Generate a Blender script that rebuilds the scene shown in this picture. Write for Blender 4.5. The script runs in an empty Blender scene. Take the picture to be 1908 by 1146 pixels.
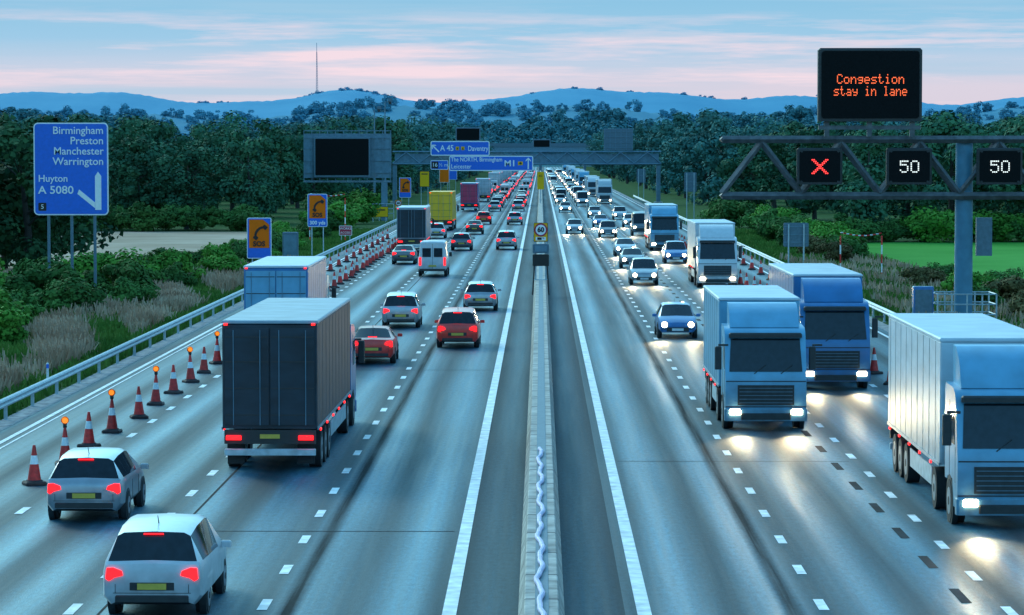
import bpy, math, random
import numpy as np
from mathutils import Vector, Matrix
random.seed(7); np.random.seed(7)
S=bpy.context.scene
COL=S.collection
PI=math.pi
# ------------------------------------------------------------------ materials
def newmat(name):
    m=bpy.data.materials.new(name); m.use_nodes=True
    nt=m.node_tree; b=nt.nodes['Principled BSDF']
    return m,nt,b
def mat(name,c,rough=0.5,metal=0.0,var=0.12,scale=6.0,spec=0.5,coat=0.0,bump=0.0,rnd=0.0,stretch=None):
    m,nt,b=newmat(name); N=nt.nodes.new; L=nt.links.new
    b.inputs['Roughness'].default_value=rough; b.inputs['Metallic'].default_value=metal
    b.inputs['Specular IOR Level'].default_value=spec
    if coat: b.inputs['Coat Weight'].default_value=coat; b.inputs['Coat Roughness'].default_value=0.08
    tc=N('ShaderNodeTexCoord'); mp=N('ShaderNodeMapping'); L(tc.outputs['Object'],mp.inputs[0])
    if stretch: mp.inputs['Scale'].default_value=stretch
    no=N('ShaderNodeTexNoise'); no.inputs['Scale'].default_value=scale; no.inputs['Detail'].default_value=5
    L(mp.outputs[0],no.inputs['Vector'])
    mr=N('ShaderNodeMapRange'); mr.inputs[1].default_value=0.3; mr.inputs[2].default_value=0.7
    mr.inputs[3].default_value=1-var; mr.inputs[4].default_value=1+var
    L(no.outputs[0],mr.inputs[0])
    vm=N('ShaderNodeVectorMath'); vm.operation='SCALE'; vm.inputs[0].default_value=c[:3]
    if rnd>0:
        oi=N('ShaderNodeObjectInfo'); m2=N('ShaderNodeMapRange'); m2.inputs[3].default_value=1-rnd; m2.inputs[4].default_value=1+rnd
        L(oi.outputs['Random'],m2.inputs[0]); mm=N('ShaderNodeMath'); mm.operation='MULTIPLY'
        L(mr.outputs[0],mm.inputs[0]); L(m2.outputs[0],mm.inputs[1]); L(mm.outputs[0],vm.inputs['Scale'])
    else: L(mr.outputs[0],vm.inputs['Scale'])
    L(vm.outputs[0],b.inputs['Base Color'])
    if bump:
        bp=N('ShaderNodeBump'); bp.inputs['Strength'].default_value=bump; L(no.outputs[0],bp.inputs['Height']); L(bp.outputs[0],b.inputs['Normal'])
    return m
def dirty(m,amt=0.55,top=1.3):
    nt=m.node_tree; N=nt.nodes.new; L=nt.links.new; b=nt.nodes['Principled BSDF']
    src=b.inputs['Base Color'].links[0].from_socket
    g=N('ShaderNodeNewGeometry'); sp=N('ShaderNodeSeparateXYZ'); L(g.outputs['Position'],sp.inputs[0])
    no=N('ShaderNodeTexNoise'); no.inputs['Scale'].default_value=3; no.inputs['Detail'].default_value=6; L(g.outputs['Position'],no.inputs['Vector'])
    mr=N('ShaderNodeMapRange'); mr.inputs[1].default_value=.25; mr.inputs[2].default_value=top; mr.inputs[3].default_value=amt; mr.inputs[4].default_value=0.04; L(sp.outputs[2],mr.inputs[0])
    mu=N('ShaderNodeMath'); mu.operation='MULTIPLY'; mu.use_clamp=True; L(mr.outputs[0],mu.inputs[0])
    m2=N('ShaderNodeMapRange'); m2.inputs[1].default_value=.3; m2.inputs[2].default_value=.7; m2.inputs[3].default_value=.6; m2.inputs[4].default_value=1.5; L(no.outputs[0],m2.inputs[0]); L(m2.outputs[0],mu.inputs[1])
    mx=N('ShaderNodeMix'); mx.data_type='RGBA'; L(mu.outputs[0],mx.inputs[0]); L(src,mx.inputs[6]); mx.inputs[7].default_value=(.07,.07,.065,1); L(mx.outputs[2],b.inputs['Base Color'])
    return m
def emis(name,c,s,base=(0.1,0.1,0.1)):
    m,nt,b=newmat(name)
    b.inputs['Base Color'].default_value=(*base,1); b.inputs['Emission Color'].default_value=(*c,1)
    b.inputs['Emission Strength'].default_value=s; b.inputs['Roughness'].default_value=0.2
    no=nt.nodes.new('ShaderNodeTexNoise'); no.inputs['Scale'].default_value=20
    mr=nt.nodes.new('ShaderNodeMapRange'); mr.inputs[3].default_value=s*0.7; mr.inputs[4].default_value=s*1.3
    nt.links.new(no.outputs[0],mr.inputs[0]); nt.links.new(mr.outputs[0],b.inputs['Emission Strength'])
    return m
def leafmat(name,c1,c2,rnd=0.3,sc=0.55):
    m,nt,b=newmat(name); N=nt.nodes.new; L=nt.links.new
    b.inputs['Roughness'].default_value=0.8; b.inputs['Specular IOR Level'].default_value=0.06
    tc=N('ShaderNodeTexCoord'); no=N('ShaderNodeTexNoise'); no.inputs['Scale'].default_value=sc; no.inputs['Detail'].default_value=6
    L(tc.outputs['Object'],no.inputs['Vector'])
    r=N('ShaderNodeValToRGB'); r.color_ramp.elements[0].position=0.35; r.color_ramp.elements[0].color=(*c1,1)
    r.color_ramp.elements[1].position=0.68; r.color_ramp.elements[1].color=(*c2,1); L(no.outputs[0],r.inputs[0])
    oi=N('ShaderNodeObjectInfo'); mr=N('ShaderNodeMapRange'); mr.inputs[3].default_value=1-rnd; mr.inputs[4].default_value=1+rnd
    L(oi.outputs['Random'],mr.inputs[0]); vm=N('ShaderNodeVectorMath'); vm.operation='SCALE'
    L(r.outputs[0],vm.inputs[0]); L(mr.outputs[0],vm.inputs['Scale']); L(vm.outputs[0],b.inputs['Base Color'])
    return m

M={}
M['white']=dirty(mat('white_paint',(0.62,0.65,0.68),0.35,coat=0.3,var=0.06),.5)
M['silver']=dirty(mat('silver_paint',(0.44,0.48,0.53),0.32,0.5,coat=0.4,var=0.05),.5)
M['grey']=dirty(mat('grey_paint',(0.14,0.17,0.2),0.3,0.4,coat=0.4,var=0.05),.4)
M['black']=mat('black_paint',(0.015,0.018,0.022),0.25,coat=0.5)
M['red']=dirty(mat('red_paint',(0.8,0.025,0.015),0.32,coat=0.3),.2)
M['blue']=dirty(mat('blue_paint',(0.03,0.18,0.46),0.3,coat=0.4),.35)
M['paleblue']=dirty(mat('pale_blue_paint',(0.13,0.38,0.56),0.4,coat=0.2,var=0.15,scale=1.5),.55,1.9)
M['midblue']=dirty(mat('mid_blue_paint',(0.02,0.17,0.4),0.4,coat=0.3,var=0.15,scale=1.5),.45,1.9)
M['post']=mat('blue_grey_column',(0.06,0.2,0.3),0.5,var=0.15,scale=2)
M['yellowbox']=mat('yellow_paint',(0.9,0.48,0.015),0.5,var=0.1,scale=1.5)
M['darkbox']=mat('dark_curtain',(0.012,0.026,0.04),0.55,var=0.5,scale=.9,stretch=(1,1,2.5))
M['greybox']=dirty(mat('grey_curtain',(0.28,0.36,0.42),0.5,var=0.2,scale=1.2),.5,2.5)
M['whitebox']=dirty(mat('white_box_panel',(0.52,0.6,0.66),0.45,var=0.12,scale=1.0,stretch=(1,1,3)),.6,2.8)
M['pinkbox']=mat('crimson_curtain',(0.6,0.04,0.1),0.5,var=0.2,scale=1.2)
M['glass']=mat('dark_glass',(0.012,0.02,0.028),0.05,var=0.3,spec=0.45)
M['rubber']=mat('rubber',(0.02,0.02,0.022),0.8,var=0.2,scale=15)
M['trim']=mat('dark_trim',(0.025,0.028,0.03),0.55,var=0.2)
M['rim']=mat('wheel_rim',(0.3,0.32,0.35),0.4,0.6)
M['tail']=emis('tail_lamp_red',(1,0.008,0.012),3.2,(0.4,0.01,0.01))
M['head']=emis('head_lamp_white',(1,0.84,0.5),26.0,(0.8,0.8,0.8))
M['amber']=emis('amber_lamp',(1,0.2,0.01),1.3,(0.5,0.2,0.02))
M['marker']=emis('side_marker_red',(1,0.012,0.012),3.0,(0.6,0.03,0.02))
M['plate_y']=mat('plate_yellow',(0.6,0.42,0.06),0.5)
M['plate_w']=mat('plate_white',(0.7,0.7,0.7),0.5)
M['steel']=mat('galvanised_steel',(0.42,0.5,0.54),0.5,0.25,var=0.22,scale=4)
M['gantry']=mat('gantry_steel',(0.13,0.23,0.3),0.55,0.15,var=0.2,scale=2)
M['rust']=mat('weathered_gantry_steel',(0.11,0.12,0.13),0.65,0.15,var=0.35,scale=3)
M['screen']=mat('black_screen',(0.004,0.005,0.006),0.7,var=0.4,scale=12,spec=0.15)
M['signblue']=mat('sign_blue',(0.003,0.14,0.68),0.4,var=0.08)
M['signwhite']=mat('sign_white',(0.88,0.88,0.88),0.45,var=0.05)
M['signorange']=mat('sign_orange',(1.0,0.17,0.003),0.5,var=0.05,spec=.15)
M['signyellow']=mat('sign_yellow',(0.98,0.47,0.008),0.5,var=0.05,spec=.2)
M['signred']=mat('sign_red',(0.5,0.015,0.05),0.45,var=0.05)
M['signblack']=mat('sign_black',(0.01,0.01,0.01),0.5)
M['signgrey']=mat('sign_back_grey',(0.1,0.17,0.22),0.6,var=0.15)
M['conered']=mat('cone_red',(0.68,0.025,0.02),0.5,var=0.25,scale=8,rnd=0.25)
M['conewhite']=mat('cone_sleeve',(0.7,0.73,0.75),0.4,var=0.18,scale=9,rnd=0.15)
M['conebase']=mat('cone_base',(0.05,0.03,0.03),0.8,var=0.3,scale=9)
M['hose']=mat('white_hose',(0.58,0.54,0.74),0.6,var=0.2,scale=3)
M['paint']=mat('road_paint',(0.76,0.79,0.81),0.6,var=0.3,scale=2.5)
M['bark']=mat('bark',(0.05,0.045,0.04),0.9,var=0.3,scale=5)
M['ledorange']=emis('led_orange',(1,0.14,0.02),1.9); M['ledwhite']=emis('led_white',(0.85,1,1),1.3); M['ledred']=emis('led_red',(1,0.03,0.02),2.6)
M['leafA']=leafmat('leaf_near',(0.04,0.11,0.032),(0.1,0.22,0.05))
M['leafD']=leafmat('leaf_dark',(0.022,0.065,0.035),(0.055,0.13,0.048))
M['leafM']=leafmat('leaf_middle_haze',(0.035,0.11,0.07),(0.075,0.2,0.095))  # slight distance haze painted into the leaf colour, more teal than near leaves
M['leafG']=leafmat('leaf_mid_distant_haze',(0.045,0.145,0.135),(0.08,0.215,0.175))  # more distance haze painted into this leaf colour
M['leafF']=leafmat('leaf_distant_haze',(0.05,0.175,0.205),(0.07,0.215,0.24),.1,.1)  # aerial haze painted into the colour, bluer and paler with distance
M['leafB']=leafmat('leaf_bush',(0.06,0.19,0.028),(0.15,0.36,0.055))
M['leafR']=leafmat('leaf_brown',(0.09,0.085,0.035),(0.19,0.15,0.065))
M['blade']=leafmat('grass_blade',(0.055,0.14,0.025),(0.14,0.24,0.05),0,0.15)
M['dry']=leafmat('dry_stalk',(0.32,0.2,0.13),(0.58,0.42,0.3),0,0.2)

def asphalt():
    m,nt,b=newmat('asphalt'); N=nt.nodes.new; L=nt.links.new
    g=N('ShaderNodeNewGeometry'); sp=N('ShaderNodeSeparateXYZ'); L(g.outputs['Position'],sp.inputs[0])
    def ma(op,a,bb=None,c=None,clamp=False):
        n=N('ShaderNodeMath'); n.operation=op; n.use_clamp=clamp
        for i,x in enumerate((a,bb,c)):
            if x is None: continue
            if isinstance(x,(int,float)): n.inputs[i].default_value=x
            else: L(x,n.inputs[i])
        return n.outputs[0]
    def noise(sc,det,scale=1.0,rough=.5):
        mp=N('ShaderNodeMapping'); mp.inputs['Scale'].default_value=sc; L(g.outputs['Position'],mp.inputs[0])
        n=N('ShaderNodeTexNoise'); n.inputs['Scale'].default_value=scale; n.inputs['Detail'].default_value=det; n.inputs['Roughness'].default_value=rough; L(mp.outputs[0],n.inputs['Vector']); return n.outputs[0]
    n1=noise((1.3,0.02,1),4); n2=noise((7,0.12,1),5); n3=noise((9,3,1),8); n5=noise((26,7,1),3); n6=noise((.35,.05,1),3)
    ax=ma('ABSOLUTE',sp.outputs[0])
    wob=ma('MULTIPLY',ma('SUBTRACT',n1,0.5),0.3)
    u=ma('DIVIDE',ma('SUBTRACT',ma('ADD',ax,wob),1.75),3.5)
    tr=ma('MULTIPLY_ADD',ma('COSINE',ma('MULTIPLY',u,4*PI)),-0.5,0.5)
    inner=ma('LESS_THAN',ax,1.55)
    jx=ma('ABSOLUTE',ma('SUBTRACT',ma('ADD',ax,ma('MULTIPLY',wob,.15)),4.64))
    jn=ma('SUBTRACT',1.25,ma('DIVIDE',jx,0.2),None,True)
    jn=ma('MULTIPLY',jn,ma('MULTIPLY_ADD',n2,1.1,.35),None,True)
    val=ma('MULTIPLY_ADD',tr,1.0,0.32)
    val=ma('MULTIPLY',val,ma('MULTIPLY_ADD',n1,1.9,0.1))
    val=ma('MULTIPLY',val,ma('MULTIPLY_ADD',n2,1.1,0.45))
    val=ma('MULTIPLY',val,ma('MULTIPLY_ADD',n3,1.3,0.35))
    val=ma('MULTIPLY',val,ma('MULTIPLY_ADD',n5,1.0,0.5))
    val=ma('MULTIPLY',val,ma('MULTIPLY_ADD',n6,1.0,0.5))
    val=ma('MULTIPLY',val,ma('MULTIPLY_ADD',inner,-0.6,1.0))
    sh=ma('GREATER_THAN',ax,12.1); val=ma('MULTIPLY',val,ma('MULTIPLY_ADD',sh,-0.3,1.0))
    val=ma('MULTIPLY',val,ma('MULTIPLY_ADD',jn,-0.9,1.0))
    vm=N('ShaderNodeVectorMath'); vm.operation='SCALE'; vm.inputs[0].default_value=(0.03,0.095,0.135); L(val,vm.inputs['Scale'])
    L(vm.outputs[0],b.inputs['Base Color'])
    ro=ma('MULTIPLY_ADD',tr,-0.2,0.66); ro=ma('ADD',ro,ma('MULTIPLY',inner,0.2)); ro=ma('ADD',ro,ma('MULTIPLY_ADD',n1,-0.3,0.15)); ro=ma('ADD',ro,ma('MULTIPLY_ADD',n2,0.24,-0.12)); ro=ma('ADD',ro,ma('MULTIPLY',jn,.25)); L(ro,b.inputs['Roughness'])
    L(ma('MULTIPLY_ADD',jn,-.38,.45),b.inputs['Specular IOR Level'])
    b.inputs['Specular Tint'].default_value=(0.3,0.78,1,1)
    n4=noise((30,30,30),2)
    bp=N('ShaderNodeBump'); bp.inputs['Strength'].default_value=0.5; bp.inputs['Distance'].default_value=0.02
    L(n4,bp.inputs['Height']); L(bp.outputs[0],b.inputs['Normal'])
    return m
M['asphalt']=asphalt()
M['tar']=mat('tar_seam',(0.014,0.022,0.03),0.85,var=0.5,scale=1.2,spec=0.15)
def groundmat(name,c1,c2,scale):
    m,nt,b=newmat(name); N=nt.nodes.new; L=nt.links.new
    g=N('ShaderNodeNewGeometry'); no=N('ShaderNodeTexNoise'); no.inputs['Scale'].default_value=scale; no.inputs['Detail'].default_value=9; no.inputs['Roughness'].default_value=0.65
    L(g.outputs['Position'],no.inputs['Vector']); r=N('ShaderNodeValToRGB')
    r.color_ramp.elements[0].position=0.36; r.color_ramp.elements[0].color=(*c1,1); r.color_ramp.elements[1].position=0.64; r.color_ramp.elements[1].color=(*c2,1)
    L(no.outputs[0],r.inputs[0]); L(r.outputs[0],b.inputs['Base Color']); b.inputs['Roughness'].default_value=0.95; b.inputs['Specular IOR Level'].default_value=0.03
    return m
M['ground']=groundmat('grass_ground',(0.025,0.07,0.022),(0.06,0.13,0.04),0.3)
M['tan']=groundmat('stubble_field',(0.36,0.25,0.17),(0.54,0.4,0.3),0.08)
M['green']=groundmat('crop_field',(0.05,0.24,0.035),(0.09,0.33,0.06),0.06)
M['gravel']=groundmat('gravel',(0.18,0.19,0.2),(0.46,0.47,0.47),2.5)
M['hillfar']=groundmat('far_hill',(0.085,0.3,0.45),(0.11,0.34,0.49),0.004)  # blue of distance haze painted into the hill colour
M['hillmid']=groundmat('middle_hill',(0.07,0.24,0.34),(0.09,0.27,0.36),0.006)  # painted haze, weaker than on the far hills
M['hillnear']=groundmat('near_hill',(0.05,0.17,0.2),(0.07,0.2,0.22),0.01)  # least painted haze of the three ridges
def concrete():
    m=mat('barrier_concrete',(0.4,0.38,0.34),0.85,var=0.4,scale=2.0,bump=0.1)
    nt=m.node_tree; N=nt.nodes.new; L=nt.links.new; b=nt.nodes['Principled BSDF']
    src=b.inputs['Base Color'].links[0].from_socket
    g=N('ShaderNodeNewGeometry'); sp=N('ShaderNodeSeparateXYZ'); L(g.outputs['Position'],sp.inputs[0])
    a=N('ShaderNodeMath'); a.operation='DIVIDE'; a.inputs[1].default_value=3.0; L(sp.outputs[1],a.inputs[0])
    f=N('ShaderNodeMath'); f.operation='FRACT'; L(a.outputs[0],f.inputs[0])
    l=N('ShaderNodeMath'); l.operation='LESS_THAN'; l.inputs[1].default_value=0.04; L(f.outputs[0],l.inputs[0])
    mx=N('ShaderNodeMix'); mx.data_type='RGBA'; L(l.outputs[0],mx.inputs[0]); L(src,mx.inputs[6]); mx.inputs[7].default_value=(0.1,0.1,0.1,1)
    L(mx.outputs[2],b.inputs['Base Color']); return m
M['conc']=concrete()

# ------------------------------------------------------------------ mesh builder
class MB:
    def __init__(s): s.v=[];s.f=[];s.mi=[];s.mats=[]
    def mid(s,m):
        if isinstance(m,str): m=M[m]
        if m not in s.mats: s.mats.append(m)
        return s.mats.index(m)
    def add(s,vs,fs,m):
        o=len(s.v); s.v+= [tuple(p) for p in vs]; k=s.mid(m)
        for f in fs: s.f.append(tuple(i+o for i in f)); s.mi.append(k)
        return s
    def box(s,x0,x1,y0,y1,z0,z1,m):
        return s.add([(x0,y0,z0),(x1,y0,z0),(x1,y1,z0),(x0,y1,z0),(x0,y0,z1),(x1,y0,z1),(x1,y1,z1),(x0,y1,z1)],
          [(0,3,2,1),(4,5,6,7),(0,1,5,4),(1,2,6,5),(2,3,7,6),(3,0,4,7)],m)
    def bbox(s,x0,x1,y0,y1,z0,z1,m,b=0.05):
        pts=[(x0+b,y0),(x1-b,y0),(x1,y0+b),(x1,y1-b),(x1-b,y1),(x0+b,y1),(x0,y1-b),(x0,y0+b)]
        vs=[(p[0],p[1],z0) for p in pts]+[(p[0],p[1],z1-b) for p in pts]
        vs+=[(max(x0+b,min(x1-b,p[0])),max(y0+b,min(y1-b,p[1])),z1) for p in pts]
        fs=[tuple(range(7,-1,-1))]
        for r in (0,8):
            for i in range(8): fs.append((r+i,r+(i+1)%8,r+8+(i+1)%8,r+8+i))
        fs.append(tuple(range(16,24)))
        return s.add(vs,fs,m)
    def xz(s,pts,y0,y1,m):
        n=len(pts); vs=[(p[0],y0,p[1]) for p in pts]+[(p[0],y1,p[1]) for p in pts]
        fs=[tuple(range(n)),tuple(range(2*n-1,n-1,-1))]+[(i,i+n,(i+1)%n+n,(i+1)%n) for i in range(n)]
        return s.add(vs,fs,m)
    def yz(s,pts,x0,x1,m):
        n=len(pts); vs=[(x0,p[0],p[1]) for p in pts]+[(x1,p[0],p[1]) for p in pts]
        fs=[tuple(range(n-1,-1,-1)),tuple(range(n,2*n))]+[(i,(i+1)%n,(i+1)%n+n,i+n) for i in range(n)]
        return s.add(vs,fs,m)
    def cyl(s,p0,p1,r0,r1,n,m,cap=True):
        p0=Vector(p0);p1=Vector(p1); d=(p1-p0).normalized()
        a=d.orthogonal().normalized(); b=d.cross(a); vs=[]
        for p,r in((p0,r0),(p1,r1)):
            for i in range(n):
                t=2*PI*(i+0.5)/n; vs.append(p+a*math.cos(t)*r+b*math.sin(t)*r)
        fs=[(i,(i+1)%n,(i+1)%n+n,i+n) for i in range(n)]
        if cap: fs+= [tuple(range(n-1,-1,-1)),tuple(range(n,2*n))]
        return s.add(vs,fs,m)
    def beam(s,p0,p1,w,m): return s.cyl(p0,p1,w*0.707,w*0.707,4,m)
    def mesh(s,name,smooth=False):
        me=bpy.data.meshes.new(name); me.from_pydata(s.v,[],s.f)
        for m in s.mats: me.materials.append(m)
        me.polygons.foreach_set('material_index',s.mi)
        if smooth:
            me.polygons.foreach_set('use_smooth',[True]*len(me.polygons)); me.update()
            me.set_sharp_from_angle(angle=math.radians(38))
        me.update(); return me
def link(o,parent=None):
    COL.objects.link(o)
    if parent: o.parent=parent
    return o
def part(name,src,parent,loc=(0,0,0),smooth=False,label=None,rot=None):
    me=src.mesh(name,smooth) if isinstance(src,MB) else src
    o=bpy.data.objects.new(name,me); o.location=loc
    if rot: o.rotation_euler=rot
    if label: o['label']=label
    return link(o,parent)
def thing(name,label,cat,loc,group=None,rotz=0,scale=None,me=None):
    o=bpy.data.objects.new(name,me); o.location=loc; o.rotation_euler=(0,0,rotz)
    if scale: o.scale=scale
    o['label']=label; o['category']=cat
    if group: o['group']=group
    return link(o)
def structure(name,src,loc=(0,0,0)):
    me=src.mesh(name) if isinstance(src,MB) else src
    o=bpy.data.objects.new(name,me); o.location=loc; o['kind']='structure'; return link(o)
def textmesh(body,size,m,align='CENTER',ext=0.012,spacing=1.0,bold=0.0):
    cu=bpy.data.curves.new('t','FONT'); cu.body=body; cu.size=size; cu.align_x=align; cu.align_y='CENTER'; cu.extrude=ext
    cu.space_character=spacing; cu.offset=bold; cu.resolution_u=3
    o=bpy.data.objects.new('t',cu); COL.objects.link(o)
    dg=bpy.context.evaluated_depsgraph_get(); me=bpy.data.meshes.new_from_object(o.evaluated_get(dg))
    bpy.data.objects.remove(o); me.materials.clear(); me.materials.append(M[m]); return me
def text(body,size,m,parent,loc,align='CENTER',bold=0.0,spacing=1.0,width=None):
    me=textmesh(body,size,m,align,0.012,spacing,bold); o=part('lettering',me,parent,loc,rot=(PI/2,0,0))
    if width:
        xs=[v.co.x for v in me.vertices]; k=width/(max(xs)-min(xs)); o.scale=(k,1,1)
    return o
DOT={'C':"01110 10001 10000 10000 10000 10001 01110",'o':"00000 00000 01110 10001 10001 10001 01110",'n':"00000 00000 10110 11001 10001 10001 10001",
'g':"00000 00000 01111 10001 01111 00001 01110",'e':"00000 00000 01110 10001 11111 10000 01110",'s':"00000 00000 01111 10000 01110 00001 11110",
't':"01000 01000 11100 01000 01000 01001 00110",'i':"00100 00000 01100 00100 00100 00100 01110",'a':"00000 00000 01110 00001 01111 10001 01111",
'y':"00000 00000 10001 10001 01111 00001 01110",'l':"01100 00100 00100 00100 00100 00100 01110",' ':"00000 "*7,
'5':"11111 10000 11110 00001 00001 10001 01110",'0':"01110 10001 10001 10001 10001 10001 01110"}
def dottext(s,pitch,m,parent,loc,y=0,width=None):
    b=MB(); W=(len(s)*6-1)*pitch; k=(width/W) if width else 1
    for ci,ch in enumerate(s):
        for r,row in enumerate(DOT[ch].split()):
            for c,bit in enumerate(row):
                if bit=='1':
                    x=(-W/2+(ci*6+c+.5)*pitch)*k; z=(3-r)*pitch; h=pitch*.36
                    b.xz([(x-h*k,z-h*.6),(x-h*.6*k,z-h),(x+h*.6*k,z-h),(x+h*k,z-h*.6),(x+h*k,z+h*.6),(x+h*.6*k,z+h),(x-h*.6*k,z+h),(x-h*k,z+h*.6)],-.015,0,m)
    part('lettering',b,parent,loc)
def rrect(x0,x1,z0,z1,r,n=4):
    pts=[]
    for cx,cz,a0 in((x1-r,z1-r,0),(x0+r,z1-r,90),(x0+r,z0+r,180),(x1-r,z0+r,270)):
        for i in range(n+1):
            a=math.radians(a0+90*i/n); pts.append((cx+r*math.cos(a),cz+r*math.sin(a)))
    return pts
def panel(b,x0,x1,z0,z1,m,border=None,bw=0.06,y=0.0,r=0.12):
    if border:
        b.xz(rrect(x0,x1,z0,z1,r),y-0.03,y+0.03,border)
        b.xz(rrect(x0+bw,x1-bw,z0+bw,z1-bw,max(0.02,r-bw)),y-0.045,y-0.031,m)
    else: b.xz(rrect(x0,x1,z0,z1,r),y-0.03,y+0.03,m)
def arrow(b,x,z,h,ang,m,y,w=0.12):
    ca,sa=math.cos(ang),math.sin(ang)
    def R(px,pz): return (x+px*ca-pz*sa, z+px*sa+pz*ca)
    for pts in ([(-w/2,-h/2),(w/2,-h/2),(w/2,h/2-w*1.3),(-w/2,h/2-w*1.3)],[(0,h/2),(-w*2.1,h/2-w*2.1),(-w*2.1,h/2-w*3.4),(0,h/2-w*1.29)],[(0,h/2),(0,h/2-w*1.29),(w*2.1,h/2-w*3.4),(w*2.1,h/2-w*2.1)]):
        b.xz([R(*p) for p in pts],y-0.012,y,m)

# ------------------------------------------------------------------ ground, roads
b=MB(); b.add([(-9000,-300,0),(9000,-300,0),(9000,14000,0),(-9000,14000,0)],[(0,1,2,3)],'ground'); structure('ground',b)
b=MB(); b.add([(-16.9,-50,0.008),(16.9,-50,0.008),(16.9,1900,0.008),(-16.9,1900,0.008)],[(0,1,2,3)],'asphalt'); structure('road',b)
b=MB(); b.add([(-95,212,0.012),(-27.5,205,0.012),(-26,325,0.012),(-110,330,0.012)],[(0,1,2,3)],'tan'); structure('stubble_field',b)
b=MB(); b.add([(27,178,0.012),(110,170,0.012),(110,292,0.012),(27,288,0.012)],[(0,1,2,3)],'green'); structure('crop_field',b)
b=MB()
for sx in(-1,1):
    xs=sorted((sx*16.95,sx*16.3)); 
    b.add([(xs[0],-50,0.014),(xs[1],-50,0.014),(xs[1],700,0.014),(xs[0],700,0.014)],[(0,1,2,3)],'gravel')
structure('gravel_edge',b)
b=MB()
def strip(b,x,w,y0,y1,z,m,wob=0):
    n=max(1,int((y1-y0)/6)) if wob else 1
    px=[x+ (random.uniform(-wob,wob) if wob else 0) for _ in range(n+1)]
    pw=[w*(random.uniform(0.7,1.25) if wob else 1) for _ in range(n+1)]
    vs=[];fs=[]
    for i in range(n+1):
        y=y0+(y1-y0)*i/n; vs+= [(px[i]-pw[i]/2,y,z),(px[i]+pw[i]/2,y,z)]
    for i in range(n): fs.append((2*i,2*i+1,2*i+3,2*i+2))
    b.add(vs,fs,m)
strip(b,-8.05,0.07,-20,500,0.012,'tar',0.01)
y=52.0
while y<420:
    b.add([(7.86,y,0.013),(8.06,y,0.013),(8.06,y+1.9,0.013),(7.86,y+1.9,0.013)],[(0,1,2,3)],'tar'); y+=4.8
for yy,x0,x1 in((67.5,-8.4,-1.9),(118,-12,-1.9),(83,2.1,8.4),(150,2.1,12)):
    b.add([(x0,yy,0.0125),(x1,yy,0.0125),(x1,yy+0.08,0.0125),(x0,yy+0.08,0.0125)],[(0,1,2,3)],'tar')
structure('road_seams',b)
b=MB()
strip(b,-1.66,0.26,-20,1500,0.017,'paint'); strip(b,1.9,0.26,-20,1500,0.017,'paint')
strip(b,-15.65,0.16,-20,1500,0.017,'paint'); strip(b,15.85,0.16,-20,1500,0.017,'paint'); strip(b,-15.35,0.07,-20,700,0.017,'paint')
for x,ph,w in((-5.12,1.0,0.19),(-8.6,0.4,0.19),(-12.15,1.5,0.19),(5.22,1.1,0.19),(8.6,0.2,0.19),(12.0,1.9,0.19)):
    y=50+ph
    while y<1300:
        L_=1.35; b.add([(x-w/2,y,0.017),(x+w/2,y,0.017),(x+w/2,y+L_,0.017),(x-w/2,y+L_,0.017)],[(0,1,2,3)],'paint')
        y+=4.8
structure('road_markings',b)

def ridge(name,Y0,depth,W,crest,m,dx,bump):
    xs=np.arange(-W,W+dx,dx); rows=[0,0.35,0.7,0.9,1.0,1.15,2.0]
    hs=[0,0.25,0.66,0.93,1.0,0.85,0.0]
    vs=[];fs=[];n=len(xs)
    for r,h in zip(rows,hs):
        for i,x in enumerate(xs):
            jz=bump*random.uniform(-1,1)*(h>0.1)
            vs.append((x,Y0-depth+depth*r,max(-1 if h==0 else 0,h*crest(x)+jz)))
    for r in range(len(rows)-1):
        for i in range(n-1):
            a=r*n+i; fs.append((a,a+1,a+n+1,a+n))
    b=MB(); b.add(vs,fs,m); o=structure(name,b)
    for p in o.data.polygons: p.use_smooth=True
    return o
def c3(x):
    return 128+10*math.sin(x/210.+1.0)+6*math.sin(x/83.+.3)+3*math.sin(x/37.)+ (14*math.exp(-((x+430)/120)**2)) - 10*math.exp(-((x+190)/90)**2)
def c2(x): return 62+7*math.sin(x/130.+2.2)+4*math.sin(x/47.)
def c1(x): return 22+4*math.sin(x/95.)+2.5*math.sin(x/31.+1)
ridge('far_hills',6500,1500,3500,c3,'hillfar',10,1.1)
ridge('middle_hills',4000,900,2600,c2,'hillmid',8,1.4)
ridge('near_hills',2300,450,1700,c1,'hillnear',10,0.8)

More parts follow.
